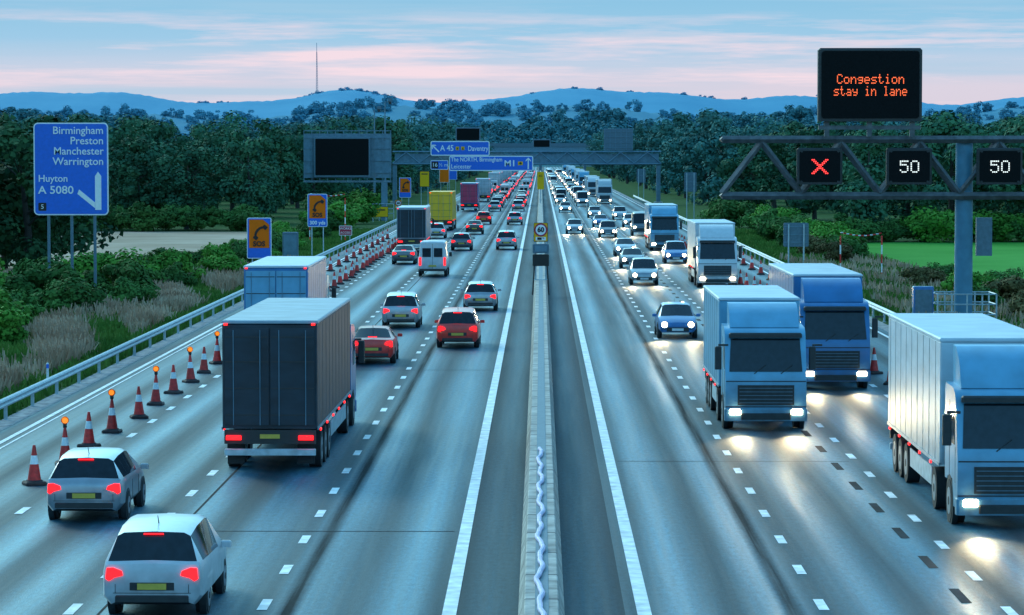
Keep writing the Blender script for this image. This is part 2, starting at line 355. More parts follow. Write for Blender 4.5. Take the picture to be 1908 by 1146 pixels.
# ------------------------------------------------------------------ foliage
def leafcloud(nclump,perclump,rx,rz,zc,leaf,clr,seed,lo=0.55):
    rg=np.random.RandomState(seed)
    P=[];R=[]
    for i in range(nclump):
        d=rg.normal(size=3); d/=np.linalg.norm(d); rad=rg.uniform(lo,1.0)
        lobe=1+0.22*math.sin(3*math.atan2(d[1],d[0])+seed)
        P.append((d[0]*rx*rad*lobe,d[1]*rx*rad*lobe,zc+d[2]*rz*rad)); R.append(clr*rg.uniform(0.6,1.3))
    P=np.array(P);R=np.array(R)
    n=nclump*perclump; ci=np.repeat(np.arange(nclump),perclump)
    d=rg.normal(size=(n,3)); d/=np.linalg.norm(d,axis=1)[:,None]
    c=P[ci]+d*(R[ci]*rg.uniform(0.6,1.08,n))[:,None]*np.array([1,1,0.75])
    nrm=d+rg.normal(size=(n,3))*0.3+np.array([0,0,0.3]); nrm/=np.linalg.norm(nrm,axis=1)[:,None]
    a=np.cross(nrm,rg.normal(size=(n,3))); a/=np.linalg.norm(a,axis=1)[:,None]; bb=np.cross(nrm,a)
    s=(leaf*rg.uniform(0.5,1.3,n))[:,None]
    v=np.stack([c-a*s*.5-bb*s*.3,c+a*s*.5-bb*s*.4,c+a*s*.4+bb*s*.5,c-a*s*.35+bb*s*.35],axis=1).reshape(-1,3)
    return v
def quadmesh(name,v,m):
    me=bpy.data.meshes.new(name); n=len(v)//4
    me.vertices.add(len(v)); me.vertices.foreach_set('co',v.astype(np.float32).ravel())
    me.loops.add(n*4); me.loops.foreach_set('vertex_index',np.arange(n*4,dtype=np.int32))
    me.polygons.add(n); me.polygons.foreach_set('loop_start',np.arange(0,n*4,4,dtype=np.int32)); me.polygons.foreach_set('loop_total',np.full(n,4,dtype=np.int32))
    me.materials.append(M[m]); me.update(calc_edges=True); me.validate(); return me
def trunkmesh(seed,h):
    rg=random.Random(seed); b=MB()
    p=Vector((0,0,-0.2)); r=0.3*h/12
    top=Vector((rg.uniform(-.4,.4),rg.uniform(-.4,.4),h*0.72))
    mid=Vector((rg.uniform(-.3,.3),rg.uniform(-.3,.3),h*0.3))
    b.cyl(p,mid,r,r*0.75,9,'bark'); b.cyl(mid,top,r*0.75,r*0.2,8,'bark')
    for i in range(8):
        t=rg.uniform(0.0,0.8); s=mid.lerp(top,t); a=rg.uniform(0,2*PI); l=h*0.24*(1-t*0.5)
        b.cyl(s,s+Vector((math.cos(a)*l,math.sin(a)*l,l*rg.uniform(.4,.9))),r*0.4*(1-t*.6),r*0.08,6,'bark')
    return b.mesh('trunk')
TR=[]
for k in range(6):
    hh=12; rx=[3.8,3.3,4.3,3.6,3.1,4.0][k]; rz=[5.0,5.3,4.7,5.1,5.4,4.9][k]
    v=leafcloud(54,110,rx,rz,hh-rz-0.8,0.34,1.2,11+k)
    TR.append((trunkmesh(k,hh),{mm:quadmesh('crown',v,mm) for mm in('leafA','leafD','leafM','leafG')}))
FAR=[leafcloud(16,60,3.8,4.2,5.5,0.8,1.7,50+k) for k in range(5)]
def tree(x,y,h,kind,label='broadleaf tree with dense dark green crown in roadside belt',grp='trees beside the motorway'):
    k=random.randrange(6); s=h/12
    o=thing('tree',label,'tree',(x,y,0),grp,random.uniform(0,6.28),(s*random.uniform(.95,1.3),s*random.uniform(.95,1.3),s))
    part('trunk',TR[k][0],o); part('crown',TR[k][1][kind],o)
BU=[quadmesh('shrub',leafcloud(26,190,1.45,0.8,0.95,0.14,0.5,80+k,0.3),mm) for k,mm in enumerate(('leafB','leafB','leafA','leafR','leafB','leafA'))]
def bush(x,y,h,k=None,label='leafy green shrub on the grass verge'):
    if k is None: k=random.choice((0,1,2,4,4,5))
    s=h/2.0; thing('shrub',label,'shrub',(x,y,-0.05),'shrubs on the verge',random.uniform(0,6.28),(s*random.uniform(.9,1.4),s*random.uniform(.9,1.4),s),BU[k])
for x,y,h in((-33,196,11),(-37,188,12),(-41,200,12.5),(-34,206,11.5),(-39,222,12),(-45,212,13),(-35.5,216,9.5),(-40,182,10)):
    tree(x,y,h,'leafD','tall dark broadleaf tree beside stubble field','dark trees beside the field')
rt=random.Random(3)
def belt(side):
    y=335 if side<0 else 300
    while y<620:
        x0=27 if y>380 else 31
        xmax=y*0.185
        x=x0+rt.uniform(0,3)
        while x<xmax+6:
            tree(side*x,y+rt.uniform(-7,7),rt.uniform(9.5,14)*(1+max(0,(y-350))/1500),'leafM' if y<440 else 'leafG' if rt.random()<.8 else 'leafM'); x+=rt.uniform(5.5,8.5)
        y+=rt.uniform(28,40)
    while y<1350:
        x=23.5+rt.uniform(0,4); n=0
        while n<3:
            tree(side*x,y+rt.uniform(-10,10),rt.uniform(12,19),'leafG'); x+=rt.uniform(7,12); n+=1
        y+=rt.uniform(32,48)
belt(-1); belt(1)
vs=[]
def fartree(x,y,z,s):
    v=FAR[rt.randrange(5)].copy(); a=rt.uniform(0,6.28); c,sn=math.cos(a),math.sin(a)
    R=np.array([[c,-sn,0],[sn,c,0],[0,0,1]]); vs.append((v@R.T)*np.array([s*1.2,s*1.2,s])+np.array([x,y,z]))
for i in range(360):
    y=rt.uniform(1450,1900); x=rt.uniform(-0.19*y,0.19*y)
    if abs(x)<24 and y<1880: continue
    fartree(x,y,0,rt.uniform(1.3,1.9))
for i in range(40): fartree(rt.uniform(-40,40),rt.uniform(1905,1990),0,rt.uniform(1.3,1.8))
for i in range(360):
    t=rt.uniform(0.3,1.0); y=1850+450*t; x=rt.uniform(-0.185*y,0.185*y)
    hz=c1(x)*np.interp(t,[0,.35,.7,.9,1],[0,.25,.66,.93,1]); fartree(x,y,hz-2,rt.uniform(1.3,2.0))
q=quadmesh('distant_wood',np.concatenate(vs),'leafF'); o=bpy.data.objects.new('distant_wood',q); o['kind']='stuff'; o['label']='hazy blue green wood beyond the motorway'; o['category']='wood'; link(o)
vs=[]
for i in range(480):
    t=rt.uniform(0.2,1.0); y=3100+900*t; x=rt.uniform(-0.185*y,0.185*y)
    hz=c2(x)*np.interp(t,[0,.35,.7,.9,1],[0,.25,.66,.93,1]); fartree(x,y,hz-6,rt.uniform(1.3,2.2))
M['leafFF']=leafmat('leaf_far_haze',(0.075,0.26,0.36),(0.09,0.285,0.38),.1,.05)  # blue distance haze painted into the hillside leaf colour
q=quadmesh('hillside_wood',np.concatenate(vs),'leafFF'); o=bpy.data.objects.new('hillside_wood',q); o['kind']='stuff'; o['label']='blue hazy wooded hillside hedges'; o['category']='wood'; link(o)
vs=[]
for cx,nn,sp_ in((-430,18,45),(-370,14,25),(-210,5,30),(60,4,60),(300,6,70),(-620,6,60),(600,5,80)):
    for i in range(nn):
        x=cx+rt.gauss(0,sp_); fartree(x,6500+rt.uniform(-30,10),c3(x)-12,rt.uniform(1.1,1.8))
M['leafFFF']=leafmat('leaf_crest_haze',(0.1,0.34,0.5),(0.115,0.36,0.52),.05,.05)  # strongest painted haze, close to the far hill colour
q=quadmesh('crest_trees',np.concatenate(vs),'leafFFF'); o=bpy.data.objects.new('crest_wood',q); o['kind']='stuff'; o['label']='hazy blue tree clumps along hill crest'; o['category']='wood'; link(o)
for x,y,h in((-23.5,132,1.9),(-25.5,141,2.4),(-28,150,2.6),(-24.5,158,2.2),(-27,168,2.7),(-31,160,2.7),(-24,176,2.6),(-26.5,186,2.6),(-29.5,180,2.6),(-23.5,196,2.5),(-26,205,2.2),(-23,214,2.3),(-25,226,1.6),(-22.5,240,2.0),(-24.5,252,1.5),(-22.0,268,2.0),(-25,280,1.6),(-22,296,2.0),(-26,306,1.8),(-22.5,318,2.6),(-21.5,205,1.8),(-21.3,232,1.8),(-21.6,258,1.8),(-32,172,3.0),(-34,158,2.6),(-22.5,330,3.6),(-24,345,4),(-22,362,3.5),(-22.5,385,4),(-27.5,143,1.8),(-29,136,1.7),(-26,150,2.0),(-22.2,166,1.8),(-22.4,186,1.9),(-28,192,2.4),(-31,170,2.6),(-22,225,2.0),(-22,248,2.1),(-30,152,2.2)):
    bush(x,y,h)
for x,y,h,k in((22.5,232,2.0,3),(24,240,2.2,5),(22,248,2.1,3),(24.5,256,2.4,0),(22.5,266,2.2,5),(25,275,2.6,0),(22.8,286,2.6,2),(24.6,296,2.8,5),(23,310,3,2),(25,325,3,0),(23,345,3.5,5),(23,370,3.6,2),(24.3,151,1.7,3),(25.8,156,2.0,3),(23.6,163,1.6,5),(26,168,1.9,3),(24.6,176,1.8,0),(27,181,1.8,5),(24,190,1.6,3),(26.5,200,1.4,5),(23.4,142,1.2,3)):
    bush(x,y,h,k,'brownish green shrub beside the crop field')
for i in range(34):
    bush(28+i*2.5+rt.uniform(-.6,.6),290+rt.uniform(-3,3),rt.uniform(2.2,3.6),rt.choice((2,5,0)),'dense hedge shrub along the field edge')
for i in range(26):
    bush(-30-i*3.0+rt.uniform(-.9,.9),328+rt.uniform(-3,3),rt.uniform(2.2,3.6),rt.choice((2,5,2)),'dense hedge shrub along the field edge')
def blades(n,xr,yr,h0,h1,seed,clump=0):
    rg=np.random.RandomState(seed); u=rg.rand(n)
    y=yr[0]*(yr[1]/yr[0])**u; x=rg.uniform(xr[0],xr[1],n)
    if clump:
        k=np.sin(x*1.3+y*.31)+np.sin(y*.17+1.3*x)+rg.normal(size=n)*.6; keep=k>0.2; x=x[keep];y=y[keep]; n=len(x)
    h=rg.uniform(h0,h1,n); a=rg.uniform(0,PI,n); w=0.035+0.03*rg.rand(n)+y*0.00016
    dx=np.cos(a)*w; dy=np.sin(a)*w; lx=rg.normal(size=n)*.22*h; ly=rg.normal(size=n)*.22*h; z=np.zeros(n)
    v=np.stack([np.stack([x-dx,y-dy,z],1),np.stack([x+dx,y+dy,z],1),np.stack([x+lx+dx*.3,y+ly+dy*.3,h],1),np.stack([x+lx-dx*.3,y+ly-dy*.3,h],1)],1)
    return v.reshape(-1,3)
def stuff(name,v,m,label,cat):
    o=bpy.data.objects.new(name,quadmesh(name,v,m)); o['kind']='stuff'; o['label']=label; o['category']=cat; link(o)
stuff('verge_grass',np.concatenate([blades(60000,(-27,-17.0),(75,330),.12,.42,1),blades(34000,(17.2,27),(85,330),.15,.42,2)]),'blade','rough green grass on the verges','grass')
stuff('dry_grass',np.concatenate([blades(46000,(-24,-18.4),(78,230),.25,.8,3,1),blades(13000,(18.6,26.5),(110,240),.3,.7,4,1)]),'dry','pale dry seeding grass on the verges','grass')

# ------------------------------------------------------------------ barriers
b=MB(); pr=[(-0.42,0.008),(-0.42,0.10),(-0.34,0.32),(-0.29,0.90),(-0.27,0.92),(0.27,0.92),(0.29,0.90),(0.34,0.32),(0.42,0.10),(0.42,0.008)]
b.xz(pr,-20,1500,'conc')
o=thing('concrete_barrier','long grey concrete central reservation barrier between carriageways','barrier',(0.02,0,0)); part('barrier_wall',b,o)
b=MB(); b.box(-0.11,0.12,30,300,0.921,0.93,'signgrey'); part('top_channel',b,o,label='dark strip along barrier top')  # thin dark strip laid flat for the groove that holds the hose
b=MB(); y=40.0; prev=None; 
while y<77:
    p=Vector((0.0+0.035*math.sin(y*2.1)+0.025*math.sin(y*.9+1)+.012*math.sin(y*5.3),y,0.972+0.01*math.sin(y*3.1)))
    if prev: b.cyl(prev,p,0.048,0.048,8,'hose',False)
    prev=p; y+=0.2
me=b.mesh('hose',True); thing('hose','wavy white hose lying along concrete barrier top','hose',(0,0,0),me=me)
def guardrail(sx,xr):
    o=thing('guard_rail','galvanised steel guard rail on posts beside hard shoulder','guard rail',(sx*xr,0,0),'roadside guard rails')
    b=MB(); f=-sx
    prof=[(0,.45),(.05,.48),(.08,.53),(.02,.58),(.02,.62),(.08,.67),(.05,.72),(0,.75),(-.02,.75),(-.02,.45)]
    b.xz([(p[0]*f,p[1]) for p in prof],45,560,'steel'); part('rail',b,o)
    pm=MB(); pm.box(-.05,.05,-.06,.06,0,.7,'steel'); pm.box(-.08,.08,-.08,.08,0,.02,'steel'); me=pm.mesh('post')
    y=50
    for i in range(100): part('post',me,o,(sx*0.09,y,0)); y+=5.1
guardrail(-1,16.75); guardrail(1,17.0)
# ------------------------------------------------------------------ cones
def conemeshes():
    def ring(z0,z1,m):
        r=lambda z:0.19-0.155*(z/1.0)
        b=MB(); b.cyl((0,0,z0),(0,0,z1),r(z0),r(z1),20,m); return b
    base=MB(); base.bbox(-.27,.27,-.27,.27,0.0,.09,'conebase',.04); base.cyl((0,0,.09),(0,0,.12),.22,.2,20,'conebase')
    body=ring(.10,.52,'conered').mesh('cone_body',True)
    sl=ring(.52,.74,'conewhite').mesh('reflective_sleeve',True); tip=ring(.74,1.0,'conered').mesh('cone_tip',True)
    lp=MB(); lp.cyl((0,0,1.0),(0,0,1.05),.05,.06,12,'trim'); lp.box(-.05,.05,-.04,.04,1.05,1.12,'trim'); lp.cyl((0,-.05,1.2),(0,.05,1.2),.08,.08,18,'amber'); lp.cyl((0,-.04,1.2),(0,.04,1.2),.105,.105,18,'signorange')
    return base.mesh('cone_base'),body,sl,tip,lp.mesh('lamp',True)
CM=conemeshes()
def cone(x,y,lamp):
    o=thing('traffic_cone','red and white traffic cone'+(' with amber lamp' if lamp else '')+' beside lane line','traffic cone',(x,y,0.018),'traffic cones along the lane edge',random.uniform(-.5,.5))
    if random.random()<.5: o.rotation_euler=(random.uniform(-.03,.03),random.uniform(-.03,.03),random.uniform(-.5,.5))
    part('cone_base',CM[0],o); part('cone_body',CM[1],o); part('reflective_sleeve',CM[2],o); part('cone_tip',CM[3],o)
    if lamp: part('lamp',CM[4],o)
y=76.9; i=0
while y<330: cone(-12.8+random.uniform(-.12,.12),y+random.uniform(-.25,.25),i%2==1 and y<170); y+=4.93; i+=1
y=90.0; i=0
while y<330: cone(12.75+random.uniform(-.12,.12),y+random.uniform(-.25,.25),False); y+=5.2; i+=1
for y in range(190,300,9): cone(-14.9,y,False); cone(15.2,y+3,False)
b=MB()
for k,(dx,t) in enumerate(((-.22,.05),(.0,-.04),(.24,.08))):
    for j in range(5):
        z0=.05+j*.2; r0=.14-.02*j
        b.cyl((dx+t*j*.5,0,z0),(dx+t*(j+1)*.5,0,z0+.2),r0,r0-.02,12,'signyellow' if j%2==0 else 'conewhite')
b.box(-.42,.42,-.2,.2,0,.06,'signyellow')
thing('striped_bollard','yellow and white striped bollards bunched against guard rail','bollard',(-16.35,83.5,0.0),me=b.mesh('striped_bollard',True))
b=MB(); b.cyl((0,0,0),(0,0,.85),.05,.045,10,'conewhite'); b.cyl((0,0,.85),(0,0,1.0),.05,.05,10,'signblue'); b.cyl((0,0,1.0),(0,0,1.05),.05,.02,10,'conewhite')
mp_=b.mesh('marker_post',True)
for x,y in((-17.3,107),(-17.3,190),(17.6,140)): thing('marker_post','small white and blue marker post behind guard rail','marker post',(x,y,0),'marker posts',me=mp_)

# ------------------------------------------------------------------ vehicles
def wheelmeshes(r,w,n=22):
    t=MB(); t.cyl((-w/2,0,0),(w/2,0,0),r,r,n,'rubber'); 
    m=MB(); m.cyl((-w/2-.006,0,0),(w/2+.006,0,0),r*.62,r*.62,16,'rim'); m.cyl((-w/2-.015,0,0),(w/2+.015,0,0),r*.2,r*.2,10,'trim')
    return t.mesh('tyre',True),m.mesh('rim',True)
CARW=wheelmeshes(.32,.22); LW=wheelmeshes(.5,.32)
def loft(st,paint,scr,rear,side):
    bod=MB();wf=MB();wr=MB();ws=(MB(),MB())
    rings=[]
    for (y,w,zb,belt,roof,wr_) in st:
        h=[(0,zb),(.85*w,zb),(w,zb+.16),(w*1.0,belt-.14),(.965*w,belt),(wr_,roof-.06*(roof-belt>0.2)),(wr_*.82,roof+.0),(0,roof+.02)]
        ring=[(x,y,z) for x,z in h]+[(-x,y,z) for x,z in h[-2:0:-1]]
        rings.append(ring)
    n=len(rings[0])
    def grp(k):
        k=k if k<7 else n-1-k
        return 'side' if k==4 else ('top' if k in(5,6) else 'body')
    for i in range(len(rings)-1):
        for k in range(n):
            q=[rings[i][k],rings[i][(k+1)%n],rings[i+1][(k+1)%n],rings[i+1][k]][::-1]
            g=grp(k); t=bod; m=paint
            if g=='top' and i in scr: t=wf;m='glass'
            elif g=='top' and i in rear: t=wr;m='glass'
            elif g=='side' and i in side: t=ws[0 if k<7 else 1];m='glass'
            if k in(0,n-1): m='trim'
            t.add(q,[(0,1,2,3)],m)
    bod.add(rings[0],[tuple(range(n))],paint); bod.add(rings[-1],[tuple(range(n-1,-1,-1))],paint)
    return bod,wf,wr,ws
def weld(me):
    import bmesh
    bm=bmesh.new(); bm.from_mesh(me); bmesh.ops.remove_doubles(bm,verts=bm.verts,dist=.0005); bmesh.ops.recalc_face_normals(bm,faces=bm.faces); bm.to_mesh(me); bm.free()
    me.polygons.foreach_set('use_smooth',[True]*len(me.polygons)); me.set_sharp_from_angle(angle=math.radians(32)); return me
def P(name,me,loc=(0,0,0),ch=(),far=True): return dict(name=name,me=me,loc=loc,ch=ch,far=far)
def wheelP(mm,x,y,z): return P('wheel',None,(x,y,z),(('tyre',mm[0]),('rim',mm[1])),False)
def cartmpl(paint,kind):
    if kind=='hatch':
        st=[(-2.12,.74,.32,.80,.82,.70),(-2.08,.82,.28,.90,.93,.76),(-2.0,.86,.26,.97,1.0,.78),(-1.72,.88,.26,1.0,1.43,.62),(-1.2,.89,.26,1.0,1.5,.64),(-.15,.89,.26,.98,1.52,.65),(.35,.89,.26,.97,1.46,.63),(1.12,.88,.26,.95,.98,.74),(1.75,.85,.27,.84,.86,.7),(2.05,.80,.28,.70,.72,.64),(2.14,.7,.3,.56,.58,.55)]
        L_=4.28; sc={6};re={2};si={3,4,5}
    elif kind=='saloon':
        st=[(-2.3,.74,.32,.84,.86,.70),(-2.25,.84,.28,.95,.98,.74),(-2.1,.87,.26,1.0,1.02,.75),(-1.75,.89,.26,1.0,1.04,.74),(-1.1,.9,.26,.99,1.38,.6),(-.3,.9,.26,.98,1.43,.63),(.3,.9,.26,.96,1.38,.62),(1.1,.89,.26,.93,.96,.74),(1.85,.86,.27,.82,.84,.7),(2.2,.80,.28,.68,.70,.62),(2.3,.7,.3,.55,.57,.55)]
        L_=4.6; sc={6};re={3};si={4,5}
    elif kind=='estate':
        st=[(-2.3,.76,.34,.86,.88,.72),(-2.26,.86,.3,.98,1.01,.78),(-2.18,.89,.28,1.03,1.06,.8),(-1.95,.91,.28,1.05,1.55,.66),(-1.2,.92,.28,1.04,1.64,.68),(-.1,.92,.28,1.02,1.66,.69),(.4,.92,.28,1.0,1.6,.67),(1.15,.91,.28,1.0,1.03,.77),(1.85,.88,.3,.92,.94,.72),(2.2,.82,.3,.76,.78,.66),(2.3,.72,.32,.6,.62,.58)]
        L_=4.6; sc={6};re={2};si={3,4,5}
    bod,wf,wr,ws=loft(st,paint,sc,re,si)
    w=.89
    for yy in(-1.28,1.3):
        for sx in(-1,1):
            bod.cyl((sx*(w-.12),yy,.33),(sx*(w+.006),yy,.33),.385,.385,20,'trim')
    r0=st[0][0]; belt=st[0][3]
    bod.bbox(-.66,.66,r0-.05,r0+.1,.34,.46,'trim',.02)
    bod.bbox(-.4,.4,r0-.012,r0+.05,.55,.69,'trim',.01)
    bod.box(-.7,.7,r0-.006,r0+.02,.495,.505,'trim')
    for sx in(-1,1):
        bod.box(min(sx*.655,sx*.665),max(sx*.655,sx*.665),r0-.006,r0+.02,.5,.66,'trim')
        for yy in(-.55,.5): bod.box(min(sx*(w-.02),sx*(w+.006)),max(sx*(w-.02),sx*(w+.006)),yy,yy+.014,.42,.84,'trim')
    bod.cyl((0,st[4][0]-.1,st[4][4]),(0,st[4][0]-.25,st[4][4]+.16),.012,.006,6,'trim')
    bod.box(-.5,.5,st[-1][0]-.02,st[-1][0]+.03,.33,.52,'trim')
    ps=[P('body',weld(bod.mesh('body'))),P('windscreen',weld(wf.mesh('windscreen'))),P('rear_window',weld(wr.mesh('rear_window')))]
    for q in ws: ps.append(P('side_window',weld(q.mesh('side_window')),far=False))
    for sx in(-1,1):
        tl=MB()
        pts=[(sx*.52,belt-.04),(sx*.54,belt+.04),(sx*.70,belt+.10),(sx*.81,belt+.09),(sx*.83,belt-.10),(sx*.77,belt-.14),(sx*.68,belt-.08)]
        if sx>0: pts=pts[::-1]
        tl.xz(pts,r0-.02,r0+.16,'tail'); ps.append(P('tail_light',tl.mesh('tail_light')))
    bl=MB(); bl.bbox(-.18,.18,-.015,.015,0,.025,'tail',.008); ps.append(P('brake_light',bl.mesh('brake_light'),(0,st[3][0]-.06 if kind!='saloon' else -1.72,(st[3][4]-.03) if kind!='saloon' else 1.06),far=False))
    pl=MB(); pl.box(-.26,.26,-.012,.012,-.055,.055,'plate_y'); ps.append(P('number_plate',pl.mesh('number_plate'),(0,r0-.03,.62)))
    pl=MB(); pl.box(-.26,.26,-.012,.012,-.055,.055,'plate_w'); ps.append(P('number_plate',pl.mesh('number_plate'),(0,st[-1][0]+.04,.42),far=False))
    hl=MB(); hl.cyl((0,-.08,0),(0,.05,0),.13,.13,14,'head'); hl.cyl((0,-.08,0),(0,.035,0),.155,.155,14,'rim'); hm=hl.mesh('headlight',True)
    for sx in(-1,1): ps.append(P('headlight',hm,(sx*.6,st[-2][0]+.05,.64)))
    mi=MB(); mi.bbox(-.1,.1,-.05,.05,-.06,.07,paint,.03); mm=mi.mesh('door_mirror')
    for sx in(-1,1): ps.append(P('door_mirror',mm,(sx*1.0,.75,1.0),far=False))
    for yy in(-1.28,1.3):
        for sx in(-1,1): ps.append(wheelP(CARW,sx*(w-.09),yy,.32))
    return dict(parts=ps,L=L_)
def vantmpl(paint):
    st=[(-2.7,.9,.4,1.3,2.3,.8),(-2.6,.95,.38,1.3,2.38,.84),(-.5,.96,.38,1.3,2.42,.84),(.9,.96,.38,1.25,2.4,.83),(1.35,.96,.38,1.2,2.25,.78),(2.05,.95,.38,1.2,1.24,.8),(2.6,.9,.38,1.0,1.02,.7),(2.72,.8,.4,.75,.77,.62)]
    bod,wf,wr,ws=loft(st,paint,{4},set(),{3})
    for yy in(-1.7,1.75):
        for sx in(-1,1): bod.cyl((sx*.86,yy,.38),(sx*.966,yy,.38),.42,.42,20,'trim')
    bod.bbox(-.85,.85,-2.8,-2.65,.4,.55,'trim',.02); bod.box(-.01,.01,-2.715,-2.69,.5,2.25,'trim')
    bod.box(-.6,.6,2.7,2.74,.5,.8,'trim')
    ps=[P('body',weld(bod.mesh('body'))),P('windscreen',weld(wf.mesh('windscreen')))]
    for q in ws: ps.append(P('side_window',weld(q.mesh('side_window')),far=False))
    for sx in(-1,1):
        g=MB(); g.bbox(min(sx*.1,sx*.68),max(sx*.1,sx*.68),-2.73,-2.69,1.35,1.95,'glass',.01)
        ps.append(P('rear_window',g.mesh('rear_window')))
    tl=MB(); tl.bbox(-.07,.07,-.05,.05,-.28,.28,'tail',.02); tlm=tl.mesh('tail_light')
    for sx in(-1,1): ps.append(P('tail_light',tlm,(sx*.84,-2.69,1.05)))
    pl=MB(); pl.box(-.26,.26,-.012,.012,-.055,.055,'plate_y'); ps.append(P('number_plate',pl.mesh('number_plate'),(0,-2.74,.75)))
    hl=MB(); hl.bbox(-.15,.15,-.05,.05,-.1,.12,'head',.03); hm=hl.mesh('headlight')
    for sx in(-1,1): ps.append(P('headlight',hm,(sx*.66,2.64,.86)))
    mi=MB(); mi.bbox(-.1,.1,-.06,.06,-.15,.15,'trim',.03); mm=mi.mesh('door_mirror')
    for sx in(-1,1): ps.append(P('door_mirror',mm,(sx*1.08,1.4,1.4),far=False))
    for yy in(-1.7,1.75):
        for sx in(-1,1): ps.append(wheelP(CARW,sx*.87,yy,.34))
    return dict(parts=ps,L=5.44)
def lorrytmpl(box,cab,H=4.0,L_=14.5,rearpaint=None,roof='whitebox'):
    h=L_/2; rp=rearpaint or box
    bx=MB(); y1=h-2.9
    bx.bbox(-1.25,1.25,-h+.05,y1,1.15,H-.08,box,.04); bx.bbox(-1.27,1.27,-h+.03,y1+.02,H-.079,H,roof,.03)
    for sx in(-1,1):
        n=int((y1+h)/1.2)
        for i in range(n): 
            yy=-h+.6+i*1.2; bx.box(min(sx*1.251,sx*1.257),max(sx*1.251,sx*1.257),yy,yy+.02,1.1,H-.12,'signgrey')
        bx.box(min(sx*1.252,sx*1.275),max(sx*1.252,sx*1.275),-h+.06,y1,1.12,1.2,roof)
    ps=[P('cargo_box',bx.mesh('cargo_box'))]
    dm=MB(); dm.box(-.58,.58,-.02,.02,1.25,H-.2,rp)
    for xx in(-.35,.35): dm.cyl((xx,-.045,1.25),(xx,-.045,H-.25),.012,.012,8,'gantry')
    for zz in(1.5,2.2,2.9,H-.45): dm.box(-.56,.56,-.03,-.021,zz,zz+.03,'trim')
    dmm=dm.mesh('rear_door')
    for sx in(-1,1): ps.append(P('rear_door',dmm,(sx*.6,-h+.02,0)))
    ch=MB(); ch.box(-.5,.5,-h+.2,h-.6,.75,1.1,'trim'); ch.bbox(-1.2,1.2,-h+.02,-h+.16,.45,.62,'steel',.02)
    for sx in(-1,1):
        ch.box(min(sx*.7,sx*1.15),max(sx*.7,sx*1.15),-h+.35,-h+.38,.2,.9,'rubber')
        ch.box(min(sx*1.2,sx*1.23),max(sx*1.2,sx*1.23),-h+5,h-4.6,.5,.95,'steel')
    ch.box(-1.2,1.2,-h+.04,-h+.2,.75,1.12,'trim')
    ps.append(P('chassis',ch.mesh('chassis')))
    c=MB(); c.yz([(h-.03,.45),(h,.6),(h,1.5),(h-.03,1.68),(h-.42,2.85),(h-.55,3.0),(h-.8,3.1),(h-2.1,3.15),(h-2.2,3.0),(h-2.2,.95),(h-1.9,.95),(h-1.7,1.05),(h-.9,1.05),(h-.75,.45)],-1.22,1.22,cab)
    c.yz([(h-.75,3.1),(h-1.15,H-.4),(h-1.7,H-.12),(h-2.15,H-.1),(h-2.15,3.12)],-1.05,1.05,cab)
    c.bbox(-1.24,1.24,h-.3,h+.07,.32,.72,cab,.05); c.bbox(-.75,.75,h+.02,h+.1,.36,.56,'trim',.03)
    c.box(-1.2,1.2,h-.01,h+.006,1.5,1.53,'trim'); c.box(-1.22,1.22,h+.0,h+.012,.735,.76,'trim')
    for xx in(-.45,.35): c.beam((xx,h-.04,1.74),(xx-.35,h-.11,2.0),.02,'trim')
    for sx in(-1,1): c.box(min(sx*1.221,sx*1.226),max(sx*1.221,sx*1.226),h-1.42,h-1.4,1.0,2.8,'trim'); c.box(min(sx*1.221,sx*1.226),max(sx*1.221,sx*1.226),h-.42,h-.4,1.0,1.8,'trim'); c.cyl((sx*1.1,h-1.3,.5),(sx*1.226,h-1.3,.5),.6,.6,20,'trim')
    ps.append(P('cab',weld(c.mesh('cab'))))
    g=MB(); n=Vector((0,1.13,.36)).normalized()*.014
    g.add([(-1.1,h-.065+n.y,1.8+n.z),(1.1,h-.065+n.y,1.8+n.z),(1.04,h-.395+n.y,2.78+n.z),(-1.04,h-.395+n.y,2.78+n.z)],[(3,2,1,0)],'glass'); ps.append(P('windscreen',g.mesh('windscreen')))
    for sx in(-1,1):
        g=MB(); g.box(min(sx*1.221,sx*1.23),max(sx*1.221,sx*1.23),h-1.3,h-.5,1.85,2.6,'glass'); ps.append(P('side_window',g.mesh('side_window'),far=False))
    g=MB(); g.box(-.85,.85,h-.0,h+.03,.8,1.4,'trim')
    for k in range(5): g.box(-.8,.8,h+.031,h+.05,.86+k*.11,.878+k*.11,'signgrey')
    ps.append(P('grille',g.mesh('grille')))
    g=MB(); g.bbox(-1.1,1.1,-.1,.12,0,.14,'trim',.04); ps.append(P('sun_visor',g.mesh('sun_visor'),(0,h-.35,2.82),far=False))
    hl=MB(); hl.bbox(-.17,.17,-.05,.05,-.08,.08,'head',.03); hm=hl.mesh('headlight')
    for sx in(-1,1): ps.append(P('headlight',hm,(sx*.93,h+.06,.6)))
    mi=MB(); mi.bbox(-.1,.1,-.08,.08,-.35,.35,'trim',.03); mi.box(-.3,.0,-.03,.03,.36,.42,'trim'); mm=mi.mesh('door_mirror')
    for sx in(-1,1): ps.append(P('door_mirror',mm,(sx*1.42,h-.35,2.2),far=False))
    tl=MB(); tl.bbox(-.2,.2,-.04,.04,-.06,.06,'tail',.02); tlm=tl.mesh('tail_light')
    for sx in(-1,1): ps.append(P('tail_light',tlm,(sx*.95,-h+.0,.92)))
    tm=MB(); tm.bbox(-.05,.05,-.03,.03,-.025,.025,'marker',.01); tmm=tm.mesh('marker_light')
    for sx in(-1,1): ps.append(P('marker_light',tmm,(sx*1.15,-h+.0,H-.1)))
    sm=MB(); sm.bbox(-.02,.02,-.1,.1,-.03,.03,'marker',.01); smm=sm.mesh('marker_light')
    yy=-h+.8
    while yy<y1-.5:
        for sx in(-1,1): ps.append(P('marker_light',smm,(sx*1.28,yy,1.08),far=False))
        yy+=2.2
